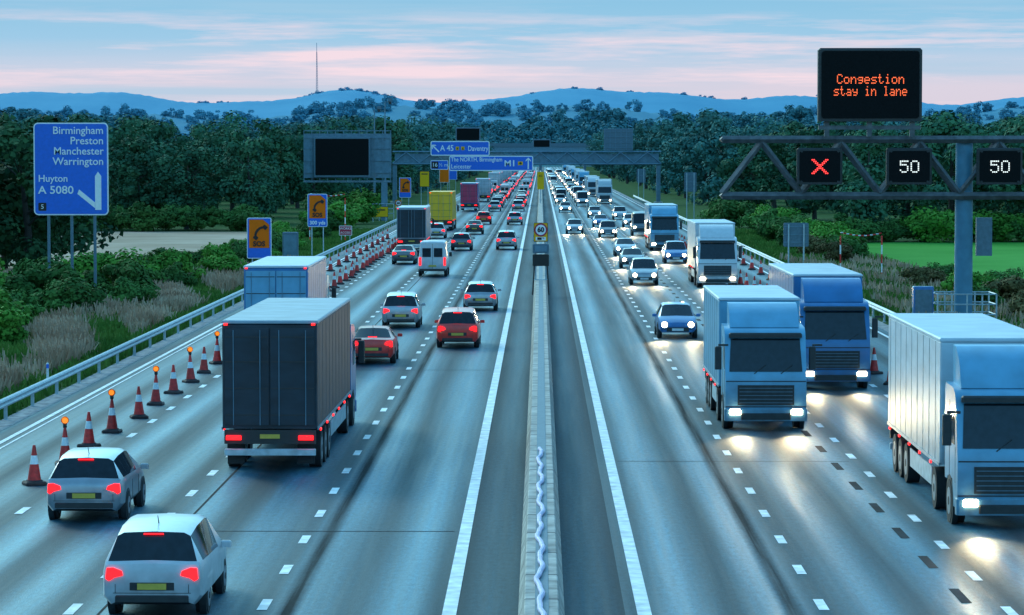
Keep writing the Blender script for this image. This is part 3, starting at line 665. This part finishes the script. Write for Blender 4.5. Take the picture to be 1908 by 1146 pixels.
    pl=MB(); pl.box(-.26,.26,-.012,.012,-.055,.055,'plate_y'); ps.append(P('number_plate',pl.mesh('number_plate'),(0,-h+.02,.95)))
    for yy in(-h+1.6,-h+2.9,-h+4.2,h-4.0,h-1.3):
        if L_<11 and yy in(-h+4.2,-h+2.9): continue
        for sx in(-1,1): ps.append(wheelP(LW,sx*1.08,yy,.5))
    return dict(parts=ps,L=L_)
T={}
for pnt in('silver','white','grey','black','red','blue'):
    for kd in('hatch','saloon','estate'): T[(kd,pnt)]=cartmpl(pnt,kd)
for c_ in('white','silver','blue','grey'): T[('van',c_)]=vantmpl(c_)
NAMES={'hatch':('hatchback_car','hatchback car','car'),'saloon':('saloon_car','saloon car','car'),'estate':('estate_car','estate car','car'),'van':('van','panel van','van'),'lorry':('lorry','box lorry','lorry')}
spl=bpy.data.lights.new('headlamp_beam','SPOT'); spl.energy=520; spl.spot_size=math.radians(50); spl.spot_blend=1.0; spl.shadow_soft_size=.15; spl.color=(1,.8,.45)
def place(t,name,label,cat,x,ynear,away,far=False,grp=None):
    o=thing(name,label,cat,(x,ynear+t['L']/2,0.012),grp,(0 if away else PI)+random.uniform(-.008,.008))
    for p in t['parts']:
        if far and not p['far']: continue
        q=bpy.data.objects.new(p['name'],p['me']); q.location=p['loc']; link(q,o)
        for cn,cm in p['ch']:
            r=bpy.data.objects.new(cn,cm); link(r,q)
    if not away and ynear<360:
        for sx in(-.8,.8):
            l=bpy.data.objects.new('headlamp_beam',spl); l.location=(sx,t['L']/2+.2,.65); link(l,o); 
            l.rotation_euler=Vector((0,-1,.055)).to_track_quat('Z','Y').to_euler()
    return o
LG='traffic driving away with red tail lights'; RG='oncoming traffic with headlights lit'
def car(kd,pnt,x,y,away):
    nm=NAMES[kd]; far=y>420
    place(T[(kd,pnt)],nm[0],f"{pnt} {nm[1]} "+('driving away with red tail lights lit' if away else 'approaching with bright headlights lit'),nm[2],x,y,away,far,LG if away else RG)
car('hatch','silver',-10.35,69,True); car('estate','white',-6.95,54.5,True)
tl=lorrytmpl('darkbox','blue',4.0,15.5,'darkbox','greybox'); place(tl,'lorry','dark curtain sided lorry with red marker lights driving away','lorry',-7.05,80,True,grp=LG)
tl2=lorrytmpl('midblue','white',4.0,14.0,'paleblue'); place(tl2,'lorry','blue and white box lorry driving away beside cones','lorry',-10.35,119,True,grp=LG)
car('saloon','red',-6.7,121,True); car('estate','silver',-6.7,146,True)
car('estate','red',-3.55,131,True); car('hatch','silver',-3.2,162,True); car('van','white',-7.3,207,True)
car('estate','silver',-2.95,265,True); car('hatch','grey',-6.8,263,True)
tb=lorrytmpl('greybox','white',3.8,13,'darkbox'); place(tb,'lorry','white lorry with dark rear door beside cones','lorry',-10.9,258,True,grp=LG)
ty=lorrytmpl('yellowbox','yellowbox',4.2,13,'yellowbox','yellowbox'); place(ty,'lorry','bright yellow box lorry in slow traffic','lorry',-10.7,330,True,grp=LG)
car('hatch','white',-10.2,300,True)
car('saloon','black',-6.8,315,True); car('hatch','silver',-3.0,357,True)
tp=lorrytmpl('midblue','blue',4.1,13,'pinkbox'); place(tp,'lorry','blue lorry with crimson rear door in queue','lorry',-10.2,438,True,True,grp=LG)
car('hatch','white',-6.6,440,True); car('estate','silver',-3.2,440,True)
tw=lorrytmpl('whitebox','white',4.0,13); place(tw,'lorry','white box lorry in queue','lorry',-9.9,525,True,True,grp=LG)
t1=lorrytmpl('paleblue','paleblue',3.9,12,'paleblue'); place(t1,'lorry','pale blue lorry approaching with headlights lit','lorry',6.8,92,False,grp=RG)
t2=lorrytmpl('whitebox','paleblue',4.1,14); place(t2,'lorry','white box lorry with pale blue cab approaching','lorry',10.55,68,False,grp=RG)
t3=lorrytmpl('midblue','midblue',4.0,14,'midblue'); place(t3,'lorry','deep blue lorry with white roof approaching','lorry',10.4,108,False,grp=RG)
car('hatch','blue',6.2,138,False); car('estate','silver',6.6,194,False); car('saloon','white',6.9,248,False); car('hatch','silver',3.55,317,False)
place(tw,'lorry','white box lorry with dark windscreen approaching','lorry',11.0,190,False,grp=RG)
place(t1,'lorry','pale blue lorry approaching in dense traffic','lorry',10.6,262,False,grp=RG)
car('van','grey',10.2,309,False); car('estate','grey',6.7,303,False); car('hatch','silver',7.0,395,False); car('estate','white',10.0,385,False)
car('van','white',6.6,480,False); place(tw,'lorry','white box lorry approaching in dense traffic','lorry',10.6,505,False,True,grp=RG)
car('hatch','white',3.5,430,False); car('saloon','blue',6.8,345,False); car('hatch','white',10.2,345,False)
car('saloon','grey',6.7,222,False); car('estate','blue',10.3,232,False); car('hatch','red',-6.7,360,True); car('saloon','grey',-10.3,230,True)
cars=[('hatch','silver'),('saloon','black'),('estate','grey'),('hatch','white'),('saloon','silver'),('hatch','red'),('van','white'),('estate','blue'),('van','silver'),('hatch','grey'),('estate','white')]
rv=random.Random(9)
for side,away in((-1,True),(1,False)):
    for lane in(3.25,6.75,10.2):
        y=rv.uniform(468,485) if lane<10 else 560
        if side>0: y+=30
        while y<1250:
            if lane>10 and rv.random()<0.4:
                place(rv.choice((tw,tb,t1,t2)),'lorry','box lorry in the distant queue of traffic','lorry',side*lane,y,away,True,LG if away else RG); y+=rv.uniform(22,36)
            else:
                k,pn=rv.choice(cars); car(k,pn,side*(lane+rv.uniform(-.2,.2)),y,away); y+=rv.uniform(11,26)

# ------------------------------------------------------------------ signs and gantries
def truss(x0,x1,z0,z1,yw,bay,m,th=0.14):
    b=MB()
    for yy in(-yw/2,yw/2):
        for zz in(z0+th/2,z1-th/2): b.beam((x0,yy,zz),(x1,yy,zz),th,m)
    n=max(1,round((x1-x0)/bay)); d=(x1-x0)/n
    for i in range(n):
        xa=x0+i*d; xb=xa+d
        for yy in(-yw/2,yw/2):
            if i%2==0: b.beam((xa,yy,z0+th),(xb,yy,z1-th),th*.7,m)
            else: b.beam((xa,yy,z1-th),(xb,yy,z0+th),th*.7,m)
        b.beam((xa,-yw/2,z1-th/2),(xa,yw/2,z1-th/2),th*.6,m); b.beam((xa,-yw/2,z0+th/2),(xa,yw/2,z0+th/2),th*.6,m)
    return b
g=thing('sign_gantry','grey steel truss gantry spanning both carriageways','gantry',(0,504,0))
part('truss',truss(-24.3,19.8,6.5,8.7,1.2,2.2,'gantry',0.2),g)
b=MB(); b.box(-24,19.5,0.62,0.66,6.7,8.3,'gantry'); part('walkway_panel',b,g)
for x in(-24,19.4):
    b=MB(); b.bbox(-.35,.35,-.35,.35,0,6.5,'gantry',.05); b.bbox(-.7,.7,-.7,.7,0,.4,'conc',.05); part('leg',b,g,(x,0,0))
o=thing('direction_sign','blue sign with white arrow reading A45 Daventry','road sign',(-13.2,502.9,0)); b=MB(); panel(b,-4.85,4.85,7.95,10.35,'signblue','signwhite',.16,r=.3); part('sign_panel',b,o)
b=MB(); arrow(b,-4.05,9.15,1.7,math.radians(45),'signwhite',-.06,.2); part('arrow',b,o); text('A 45',1.35,'signwhite',o,(-2.15,-.06,9.15),bold=.02,width=2.2); text('Daventry',1.2,'signwhite',o,(2.95,-.06,9.1),bold=.01,width=3.3)
for x in(-.45,.45):
    b=MB(); b.xz([(x-.27,8.85),(x+.27,8.85),(x+.27,9.45),(x-.27,9.45)],-.07,-.05,'signyellow'); b.xz([(x-.16,8.95),(x+.16,8.95),(x,9.33)],-.09,-.071,'signblack')
    part('diversion_symbol',b,o)
o=thing('direction_sign','blue motorway sign reading The NORTH Birmingham Leicester M1','road sign',(-8.1,502.9,0)); b=MB(); panel(b,-6.9,6.9,5.45,7.93,'signblue','signwhite',.16,r=.3); part('sign_panel',b,o)
text('The NORTH, Birmingham',.98,'signwhite',o,(-6.6,-.06,7.3),'LEFT',.01,width=8.4); text('Leicester',.98,'signwhite',o,(-6.6,-.06,6.15),'LEFT',.01,width=3.3); text('M1',1.35,'signwhite',o,(3.1,-.06,6.65),bold=.03,width=1.6)
b=MB(); arrow(b,6.1,6.7,1.9,0,'signwhite',-.06,.2); part('arrow',b,o); b=MB(); b.xz([(4.4,6.4),(5.2,6.4),(5.2,7.0),(4.4,7.0)],-.07,-.05,'signyellow'); b.xz([(4.8,6.48),(5.05,6.7),(4.8,6.92),(4.55,6.7)],-.09,-.071,'signblack'); part('diversion_symbol',b,o)
o=thing('distance_sign','small blue sign reading 16 half mile','road sign',(-16.6,502.9,0)); b=MB(); panel(b,-1.45,1.45,5.65,7.2,'signblue','signwhite',.1,r=.2); b.xz([(-1.3,5.85),(-.2,5.85),(-.2,7.0),(-1.3,7.0)],-.07,-.05,'signblack'); part('sign_panel',b,o); text('16',.9,'signwhite',o,(-.75,-.08,6.42)); text('½ m',.8,'signwhite',o,(.65,-.06,6.42))
def msgboard(x,y,w,z0,z1,name='message_sign',lab='blank black electronic message board on gantry'):
    o=thing(name,lab,'message sign',(x,y,0)); b=MB(); b.bbox(-w/2,w/2,-.2,.25,z0,z1,'signgrey',.06); part('housing',b,o)
    b=MB(); b.xz(rrect(-w/2+.2,w/2-.2,z0+.2,z1-.2,.1),-.23,-.201,'screen'); part('screen',b,o); return o
msgboard(-11.9,503.3,4.1,10.3,12.6); msgboard(.2,506,3.0,9.2,10.7)
o=thing('message_sign','grey lattice back of a message sign on gantry','message sign',(12.8,503.6,0)); b=MB(); b.bbox(-2.4,2.4,0,.25,8.8,12.4,'signgrey',.05)
for i in range(6): b.box(-2.3+i*.9,-2.22+i*.9,-.08,-.001,8.9,12.3,'gantry')
for i in range(4): b.box(-2.35,2.35,-.12,-.081,9.2+i*.9,9.28+i*.9,'gantry')
part('housing',b,o)
o=thing('message_sign','large blank black message board in grey frame on post','message sign',(-24,380,0))
b=MB()
for i in range(12): b.box(-5.4+i*.98,-5.32+i*.98,-.05,.05,4.9,11.2,'gantry')
for z in(4.9,5.9,7.4,8.9,10.2,11.1): b.box(-5.4,5.46,.06,.14,z,z+.1,'gantry')
b.box(-5.42,5.48,-.1,.6,4.75,4.86,'gantry'); b.box(-5.42,5.48,.2,.3,5.3,10.8,'gantry'); part('frame',b,o)
b=MB(); b.bbox(-4.1,2.9,-.5,-.12,5.4,10.4,'signgrey',.08); part('housing',b,o); b=MB(); b.xz(rrect(-3.9,2.7,5.65,10.15,.1),-.55,-.501,'screen'); part('screen',b,o)
b=MB(); b.bbox(-.38,.38,-.3,.3,0,4.75,'gantry',.05); part('post',b,o,(4.6,.2,0))
b=MB()
for z in(.9,1.5,2.1): b.beam((3.2,-.6,z),(5.8,-.6,z),.06,'steel')
for x in(3.2,4.0,4.9,5.8): b.beam((x,-.6,0),(x,-.6,2.1),.06,'steel')
part('railing',b,o)
for x,y,h in((-20.3,400,15.0),(-22.5,415,14.2)):
    o=thing('camera_mast','tall grey pole with traffic camera on top','camera mast',(x,y,0),'camera masts'); b=MB(); b.cyl((0,0,0),(0,0,h),.16,.08,10,'gantry'); part('pole',b,o)
    b=MB(); b.beam((-.1,0,h),(.6,0,h+.1),.08,'gantry'); b.bbox(.35,.95,-.2,.2,h+.1,h+.5,'signgrey',.06); b.cyl((.65,0,h-.25),(.65,0,h+.1),.18,.2,10,'trim'); part('camera',b,o)
def sos(x,y,dist=True,dz=0):
    o=thing('emergency_phone_sign','blue and orange sign with telephone reading SOS'+(' 300 yds' if dist else ''),'road sign',(x,y,dz),'emergency telephone signs')
    b=MB(); panel(b,-.78,.78,2.6,5.2,'signblue','signwhite',.05,r=.12); part('sign_panel',b,o)
    b=MB(); b.xz([(-.64,3.28),(.64,3.28),(.64,4.75),(.25,5.08),(-.64,5.08)],-.06,-.046,'signorange'); part('orange_panel',b,o)
    b=MB(); ca,sa=math.cos(math.radians(-42)),math.sin(math.radians(-42))
    def R(p): x_,z_=p[0]+.12,p[1]; return (x_*ca-z_*sa,4.33+x_*sa+z_*ca)
    for i in range(6):
        t0=math.radians(118+i*124/6); t1=math.radians(118+(i+1)*124/6)
        b.xz([R((.12+.44*math.cos(t),.52*math.sin(t))) if k<2 else R((.12+.28*math.cos(t),.42*math.sin(t))) for k,t in enumerate((t0,t1,t1,t0))],-.08,-.061,'signblack')
    for s_ in(-1,1): b.xz([R(p) for p in rrect(-.16,.13,s_*.44-.12,s_*.44+.12,.05)],-.10,-.081,'signblack')
    part('telephone_symbol',b,o)
    text('SOS',.44,'signblack',o,(.0,-.09,3.53),bold=.015)
    if dist: text('300 yds',.4,'signwhite',o,(0,-.06,2.92),bold=.01)
    for px in(-.45,.45): b=MB(); b.cyl((0,0,-dz),(0,0,2.9),.045,.045,8,'steel'); part('post',b,o,(px,.09,0))
sos(-17.5,240); sos(-17.85,194,False,-.9); sos(-17.6,398,False)
o=thing('works_access_sign','dark red sign with white lettering WORKS ACCESS','road sign',(-18.1,284,0)); b=MB(); panel(b,-.6,.6,.75,1.65,'signred','signwhite',.05,r=.06); part('sign_panel',b,o); text('WORKS',.3,'signwhite',o,(0,-.06,1.38)); text('ACCESS',.27,'signwhite',o,(0,-.06,1.0))
for px in(-.4,.4): b=MB(); b.cyl((0,0,0),(0,0,.9),.04,.04,8,'steel'); part('post',b,o,(px,.07,0))
def sp60(x,y,zc,label,back='signyellow'):
    o=thing('speed_limit_sign',label,'road sign',(x,y,0)); b=MB(); panel(b,-.42,.42,zc-.62,zc+.5,back,'signblack',.03,r=.06); part('sign_panel',b,o)
    b=MB(); b.cyl((0,-.06,zc+.08),(0,-.046,zc+.08),.39,.39,28,'signred'); b.cyl((0,-.075,zc+.08),(0,-.061,zc+.08),.3,.3,28,'signwhite'); part('roundel',b,o); text('60',.4,'signblack',o,(0,-.09,zc+.08),bold=.015)
    b=MB(); b.xz([(-.3,zc-.54),(.3,zc-.54),(.3,zc-.34),(-.3,zc-.34)],-.06,-.046,'signwhite'); b.xz([(-.2,zc-.5),(.05,zc-.5),(.05,zc-.38),(.2,zc-.44),(.2,zc-.38),(-.2,zc-.36)],-.08,-.061,'signblack'); part('camera_symbol',b,o)
    return o
o=sp60(0.02,180,3.8,'yellow 60 speed camera sign above grey box on barrier')
b=MB(); b.bbox(-.48,.48,-.02,.3,2.5,3.05,'signgrey',.04); b.bbox(-.48,.48,-.02,.3,1.75,2.44,'signblack',.04); b.box(-.35,.35,-.05,-.021,2.6,2.95,'gantry'); part('equipment_box',b,o)
b=MB(); b.beam((-.3,.1,.92),(-.3,.1,4.2),.07,'steel'); b.beam((.3,.1,.92),(.3,.1,4.2),.07,'steel'); b.beam((-.48,.1,.05),(-.38,.1,1.75),.06,'trim'); b.beam((.48,.1,.05),(.38,.1,1.75),.06,'trim'); b.box(-.4,.4,.02,.22,.921,.97,'steel'); part('post',b,o)
o=thing('works_sign','yellow works board above central concrete barrier','road sign',(0.02,455,0)); b=MB(); b.xz(rrect(-.5,.5,3.0,5.6,.06),-.04,.04,'signyellow'); part('sign_panel',b,o); b=MB(); b.beam((0,.1,.92),(0,.1,5.4),.1,'steel'); part('post',b,o); text('60',.5,'signblack',o,(0,-.06,5.0))
o=sp60(-18.2,392,1.9,'yellow 60 speed sign on post beside shoulder'); b=MB(); b.cyl((0,.08,0),(0,.08,2.2),.05,.05,8,'steel'); part('post',b,o)
for x,y,w,z0,z1,m in((-19.6,372,2.2,.6,1.9,'signyellow'),(-17.8,470,1.5,3.2,5.6,'signyellow'),(-17.6,560,1.8,3.0,6.0,'signorange'),(-17.8,620,1.8,3,5.5,'signblue')):
    o=thing('works_board','yellow works information board beside the motorway' if m=='signyellow' else ('orange and blue roadside sign on posts'),'road sign',(x,y,0)); b=MB(); panel(b,-w/2,w/2,z0,z1,m,'signwhite' if m!='signyellow' else 'signblack',.06,r=.08)
    b.xz([(-w*.32,z1-.35),(w*.32,z1-.35),(w*.32,z1-.5),(-w*.32,z1-.5)],-.07,-.046,'signblack' if m!='signblue' else 'signwhite'); part('sign_panel',b,o)
    for px in(-w*.35,w*.35): b=MB(); b.cyl((0,0,0),(0,0,z0+.2),.05,.05,8,'steel'); part('post',b,o,(px,.09,0))
for x,y,w,z0,z1 in((18.6,380,1.5,3.6,6.0),(18.7,224,1.85,1.55,3.3),(18.4,560,1.6,3,5.5)):
    o=thing('road_sign','grey back of a road sign on two posts','road sign',(x,y,0),'road signs seen from behind'); b=MB(); b.xz(rrect(-w/2,w/2,z0,z1,.1),-.03,.03,'signgrey')
    for z in(z0+.3,(z0+z1)/2,z1-.3): b.box(-w/2+.05,w/2-.05,-.07,-.031,z,z+.06,'gantry')
    part('sign_panel',b,o)
    for px in(-w*.3,w*.3): b=MB(); b.cyl((0,0,0),(0,0,z1-.1),.06,.06,8,'steel'); part('post',b,o,(px,-.14,0))
def goal(x0,x1,y,h,lab):
    o=thing('height_warning_frame',lab,'height warning frame',(x0,y,0),'overhead cable warning frames')
    for x in(0,x1-x0):
        b=MB()
        for k in range(int(h/.6)): b.cyl((0,0,k*.6),(0,0,k*.6+.6),.05,.05,8,'conewhite' if k%2 else 'conered')
        part('post',b,o,(x,0,0))
    b=MB(); n=14
    for k in range(n):
        xa=(x1-x0)*k/n; xb=(x1-x0)*(k+.9)/n; za=h-.5*math.sin(PI*k/n)*.4; b.beam((xa,0,za),(xb,0,za),.06,'conered' if k%2 else 'conewhite')
    part('bunting',b,o)
goal(-21.5,-18.2,285,4.6,'white posts with red white bunting beside shoulder')
goal(19.6,22.3,200,3.2,'slim red white poles carrying bunting beside rail')
b=MB(); b.bbox(-.6,.6,-.3,.3,0,2.3,'signgrey',.05); b.box(-.5,.5,-.33,-.301,.2,2.1,'gantry'); b.bbox(-.7,.7,-.4,.4,-.02,.1,'conc',.02)
thing('equipment_cabinet','blue grey roadside equipment cabinet','cabinet',(-19.3,236,0),me=b.mesh('equipment_cabinet'))
o=thing('direction_sign','blue sign reading Birmingham Preston Manchester Warrington Huyton A5080','road sign',(-26.4,172,0))
b=MB(); panel(b,-2.1,2.1,4.9,10.1,'signblue','signwhite',.07,r=.25); part('sign_panel',b,o)
for i,t in enumerate(('Birmingham','Preston','Manchester','Warrington')): text(t,.6,'signwhite',o,(1.85,-.06,9.65-i*.58),'RIGHT',.005)
text('Huyton',.55,'signwhite',o,(-1.85,-.06,6.95),'LEFT',.005); text('A 5080',.62,'signwhite',o,(-1.85,-.06,6.3),'LEFT',.008,width=2.0)
b=MB(); b.xz([(1.35,5.2),(1.7,5.2),(1.7,7.1),(1.52,7.35),(1.35,7.1)],-.06,-.046,'signwhite'); b.xz([(1.34,5.3),(1.34,5.62),(.45,6.35),(.35,6.1)],-.06,-.046,'signwhite'); part('arrow',b,o)
b=MB(); b.xz(rrect(-1.85,-1.4,5.15,5.6,.05),-.06,-.046,'signblack'); part('junction_number_panel',b,o); text('5',.36,'signwhite',o,(-1.62,-.07,5.37))
for px in(-1.3,0,1.3): b=MB(); b.cyl((0,0,0),(0,0,9.4),.09,.09,10,'signgrey'); part('post',b,o,(px,.14,0))
gx,gy=21.0,152
o=thing('sign_gantry','dark steel truss gantry cantilevered from a thick column','gantry',(gx,gy,0))
b=MB(); b.cyl((0,0,.3),(0,0,9.2),.46,.42,24,'post'); b.bbox(-.7,.7,-.7,.7,0,.35,'conc',.05); b.box(.62,1.4,-.1,.2,3.3,5.2,'signgrey'); part('column',b,o,smooth=True)
part('truss',truss(-12.0,3.6,6.15,9.2,1.2,2.05,'rust',0.26),o)
b=MB()
for z in(.45,.95,1.45):
    for yy in(-1.4,1.2): b.beam((-1.45,yy,z),(1.45,yy,z),.05,'steel')
    for xx in(-1.45,1.45): b.beam((xx,-1.4,z),(xx,1.2,z),.05,'steel')
for xx in(-1.45,-.75,0,.75,1.45): b.beam((xx,-1.4,.0),(xx,-1.4,1.45),.06,'steel'); b.beam((xx,1.2,.0),(xx,1.2,1.45),.06,'steel')
part('railing',b,o); b=MB(); b.bbox(-1.5,1.5,-1.45,1.25,0,.25,'conc',.04); part('plinth',b,o)
b=MB(); b.bbox(-.5,.5,-.35,.35,0,1.8,'blue',.04); b.box(-.42,.42,-.38,-.351,.15,1.65,'signgrey')
thing('equipment_cabinet','blue roadside cabinet beside the gantry plinth','cabinet',(18.95,gy-.4,0),me=b.mesh('equipment_cabinet'))
o=thing('message_sign','black message board reading Congestion stay in lane in orange','message sign',(16.2,gy-.9,0))
b=MB(); b.bbox(-2.55,2.55,-.35,.35,9.95,13.55,'trim',.1); part('housing',b,o); b=MB(); b.xz(rrect(-2.4,2.4,10.1,13.4,.15),-.39,-.351,'screen'); part('screen',b,o)
dottext('Congestion',.068,'ledorange',o,(0,-.4,12.03),width=3.3); dottext('stay in lane',.068,'ledorange',o,(0,-.4,11.44),width=3.6)
b=MB(); b.box(-2.5,2.5,-.15,.15,9.55,9.75,'rust'); 
for x in(-2.1,0,2.1): b.box(x-.12,x+.12,-.12,.12,9.2,9.94,'rust')
part('bracket',b,o)
for x,t in((13.75,'X'),(18.15,'50'),(22.6,'50')):
    o=thing('lane_signal','black lane signal showing '+('a red cross' if t=='X' else 'white 50')+' on gantry','lane signal',(x,gy-.95,0),'lane signals on the gantry')
    b=MB(); b.bbox(-1.12,1.12,-.2,.2,6.85,8.65,'trim',.08); part('housing',b,o); b=MB(); b.xz(rrect(-1.0,1.0,6.97,8.5,.12),-.23,-.201,'screen'); part('screen',b,o)
    if t=='X':
        b=MB()
        for i in range(9):
            for s_ in(-1,1):
                if i==4 and s_>0: continue
                for dx in(-.045,.045):
                    px=(i-4)*.083*s_+dx; pz=7.73+(i-4)*.083; b.cyl((px,-.255,pz),(px,-.24,pz),.036,.036,8,'ledred')
        part('red_cross',b,o)
    else: dottext('50',.088,'ledwhite',o,(0,-.245,7.73))
    b=MB()
    for xx in(-.9,.9):
        for zz in(6.98,8.48): b.cyl((xx,-.26,zz),(xx,-.22,zz),.06,.06,10,'trim')
    part('lantern',b,o)
o=thing('overbridge','distant grey concrete bridge crossing the motorway','bridge',(0,1320,0)); b=MB(); b.box(-90,90,-5,5,9.2,11.3,'gantry'); b.box(-90,90,-5.3,-5.01,11.0,12.6,'signgrey'); part('deck',b,o)
for x in(-19,0,19): b=MB(); b.box(-.6,.6,-4,4,0,9.2,'signgrey'); part('pier',b,o,(x,0,0))
o=thing('radio_mast','tall thin lattice radio mast on hill crest','mast',(-473,6480,c3(-473)-2)); b=MB()
H=108
for k in range(3):
    a=k*2*PI/3; b.beam((2.2*math.cos(a),2.2*math.sin(a),0),(.6*math.cos(a),.6*math.sin(a),H*.82),.6,'gantry')
for i in range(18): b.beam((-2+.09*i,0,i*5),(2-.09*i,0,i*5+5),.4,'gantry')
b.beam((0,0,H*.8),(0,0,H),.7,'gantry'); part('lattice',b,o)
M['farwall']=mat('hazy_wall',(0.26,0.42,0.52),.8); M['farroof']=mat('hazy_roof',(0.13,0.3,0.43),.8)  # wall and roof colours have blue distance haze painted in
for x,y in((-350,6440),(-322,6435),(-296,6442),(-262,6430),(-240,6438),(-160,6430)):
    z=c3(x)-9; o=thing('house','pale house with pitched roof on the hill crest','house',(x,y,z),'houses on the hill',rt.uniform(-.4,.4),scale=(.8,.8,.8)); b=MB(); b.box(-8,8,-5,5,-3,5,'farwall')
    for xx in(-5,-1,3): b.box(xx,xx+1.6,-5.1,-5.01,1.5,3.3,'farroof')
    part('wall',b,o); b=MB(); b.yz([(-5.6,5),(5.6,5),(0,9)],-8.4,8.4,'farroof'); part('roof',b,o)

# ------------------------------------------------------------------ world, sun, camera
w=bpy.data.worlds.new('World'); S.world=w; w.use_nodes=True; nt=w.node_tree; N=nt.nodes.new; L=nt.links.new
bg=nt.nodes['Background']; bg.inputs['Strength'].default_value=0.12
sky=N('ShaderNodeTexSky'); sky.sky_type='NISHITA'; sky.sun_disc=False; sky.sun_elevation=math.radians(25); sky.sun_rotation=math.radians(-30)
tint=N('ShaderNodeVectorMath'); tint.operation='MULTIPLY'; tint.inputs[1].default_value=(1.35,2.95,3.15); L(sky.outputs[0],tint.inputs[0])
tc=N('ShaderNodeTexCoord'); sp=N('ShaderNodeSeparateXYZ'); L(tc.outputs['Generated'],sp.inputs[0])
mr=N('ShaderNodeMapRange'); mr.inputs[1].default_value=0; mr.inputs[2].default_value=0.06; L(sp.outputs[2],mr.inputs[0])
cr=N('ShaderNodeValToRGB'); el=cr.color_ramp.elements
for i,(p,c) in enumerate(((0,(.62,.55,.62)),(.36,(.62,.57,.66)),(.48,(.48,.56,.69)),(.62,(.30,.52,.70)),(.8,(.24,.49,.68)),(1.0,(.2,.45,.65)))):
    e=el[i] if i<2 else el.new(p); e.position=p; e.color=(*c,1)
L(mr.outputs[0],cr.inputs[0])
mp=N('ShaderNodeMapping'); mp.inputs['Scale'].default_value=(9,1,130); L(tc.outputs['Generated'],mp.inputs[0])
no=N('ShaderNodeTexNoise'); no.inputs['Scale'].default_value=1.0; no.inputs['Detail'].default_value=9; no.inputs['Roughness'].default_value=.6; L(mp.outputs[0],no.inputs['Vector'])
c2r=N('ShaderNodeValToRGB'); c2r.color_ramp.elements[0].position=.48; c2r.color_ramp.elements[1].position=.64; L(no.outputs[0],c2r.inputs[0])
mk=N('ShaderNodeValToRGB'); e=mk.color_ramp.elements; e[0].position=0; e[0].color=(.8,.8,.8,1); e[1].position=.62; e[1].color=(.9,.9,.9,1); q=e.new(.8); q.color=(.08,.08,.08,1); L(mr.outputs[0],mk.inputs[0])
mu=N('ShaderNodeMath'); mu.operation='MULTIPLY'; L(c2r.outputs[0],mu.inputs[0]); L(mk.outputs[0],mu.inputs[1])
mx=N('ShaderNodeMix'); mx.data_type='RGBA'; L(mu.outputs[0],mx.inputs[0]); L(cr.outputs[0],mx.inputs[6]); mx.inputs[7].default_value=(.84,.65,.7,1)
mp2=N('ShaderNodeMapping'); mp2.inputs['Scale'].default_value=(6,1,170); mp2.inputs['Location'].default_value=(3,0,5); L(tc.outputs['Generated'],mp2.inputs[0])
n2=N('ShaderNodeTexNoise'); n2.inputs['Scale'].default_value=1; n2.inputs['Detail'].default_value=8; L(mp2.outputs[0],n2.inputs['Vector'])
c3r=N('ShaderNodeValToRGB'); c3r.color_ramp.elements[0].position=.5; c3r.color_ramp.elements[1].position=.72; L(n2.outputs[0],c3r.inputs[0])
m7=N('ShaderNodeMath'); m7.operation='MULTIPLY'; m7.inputs[1].default_value=.7; L(c3r.outputs[0],m7.inputs[0])
mx2=N('ShaderNodeMix'); mx2.data_type='RGBA'; L(m7.outputs[0],mx2.inputs[0]); L(mx.outputs[2],mx2.inputs[6]); mx2.inputs[7].default_value=(.35,.53,.68,1)
x10=N('ShaderNodeVectorMath'); x10.operation='SCALE'; x10.inputs['Scale'].default_value=9.6; L(mx2.outputs[2],x10.inputs[0])
m3=N('ShaderNodeMapRange'); m3.inputs[1].default_value=.07; m3.inputs[2].default_value=.35; L(sp.outputs[2],m3.inputs[0])
mx3=N('ShaderNodeMix'); mx3.data_type='RGBA'; L(m3.outputs[0],mx3.inputs[0]); L(x10.outputs[0],mx3.inputs[6]); L(tint.outputs[0],mx3.inputs[7])
L(mx3.outputs[2],bg.inputs['Color'])
sd=bpy.data.lights.new('sun','SUN'); sd.energy=0.9; sd.angle=math.radians(14); sd.color=(1,.94,.88)
so=bpy.data.objects.new('sun',sd); so.rotation_euler=Vector((-0.45,0.75,0.5)).to_track_quat('Z','Y').to_euler(); link(so)
cd=bpy.data.cameras.new('camera'); cd.sensor_width=36; cd.lens=5700/1908*36; cd.clip_end=30000; cd.clip_start=1
co=bpy.data.objects.new('camera',cd); co.location=(0,0,8.4); co.rotation_euler=(math.radians(90)-math.atan(288/5700),0,math.atan(53/5700)); link(co); S.camera=co
S.view_settings.view_transform='Standard'; S.view_settings.look='None'; S.view_settings.exposure=0
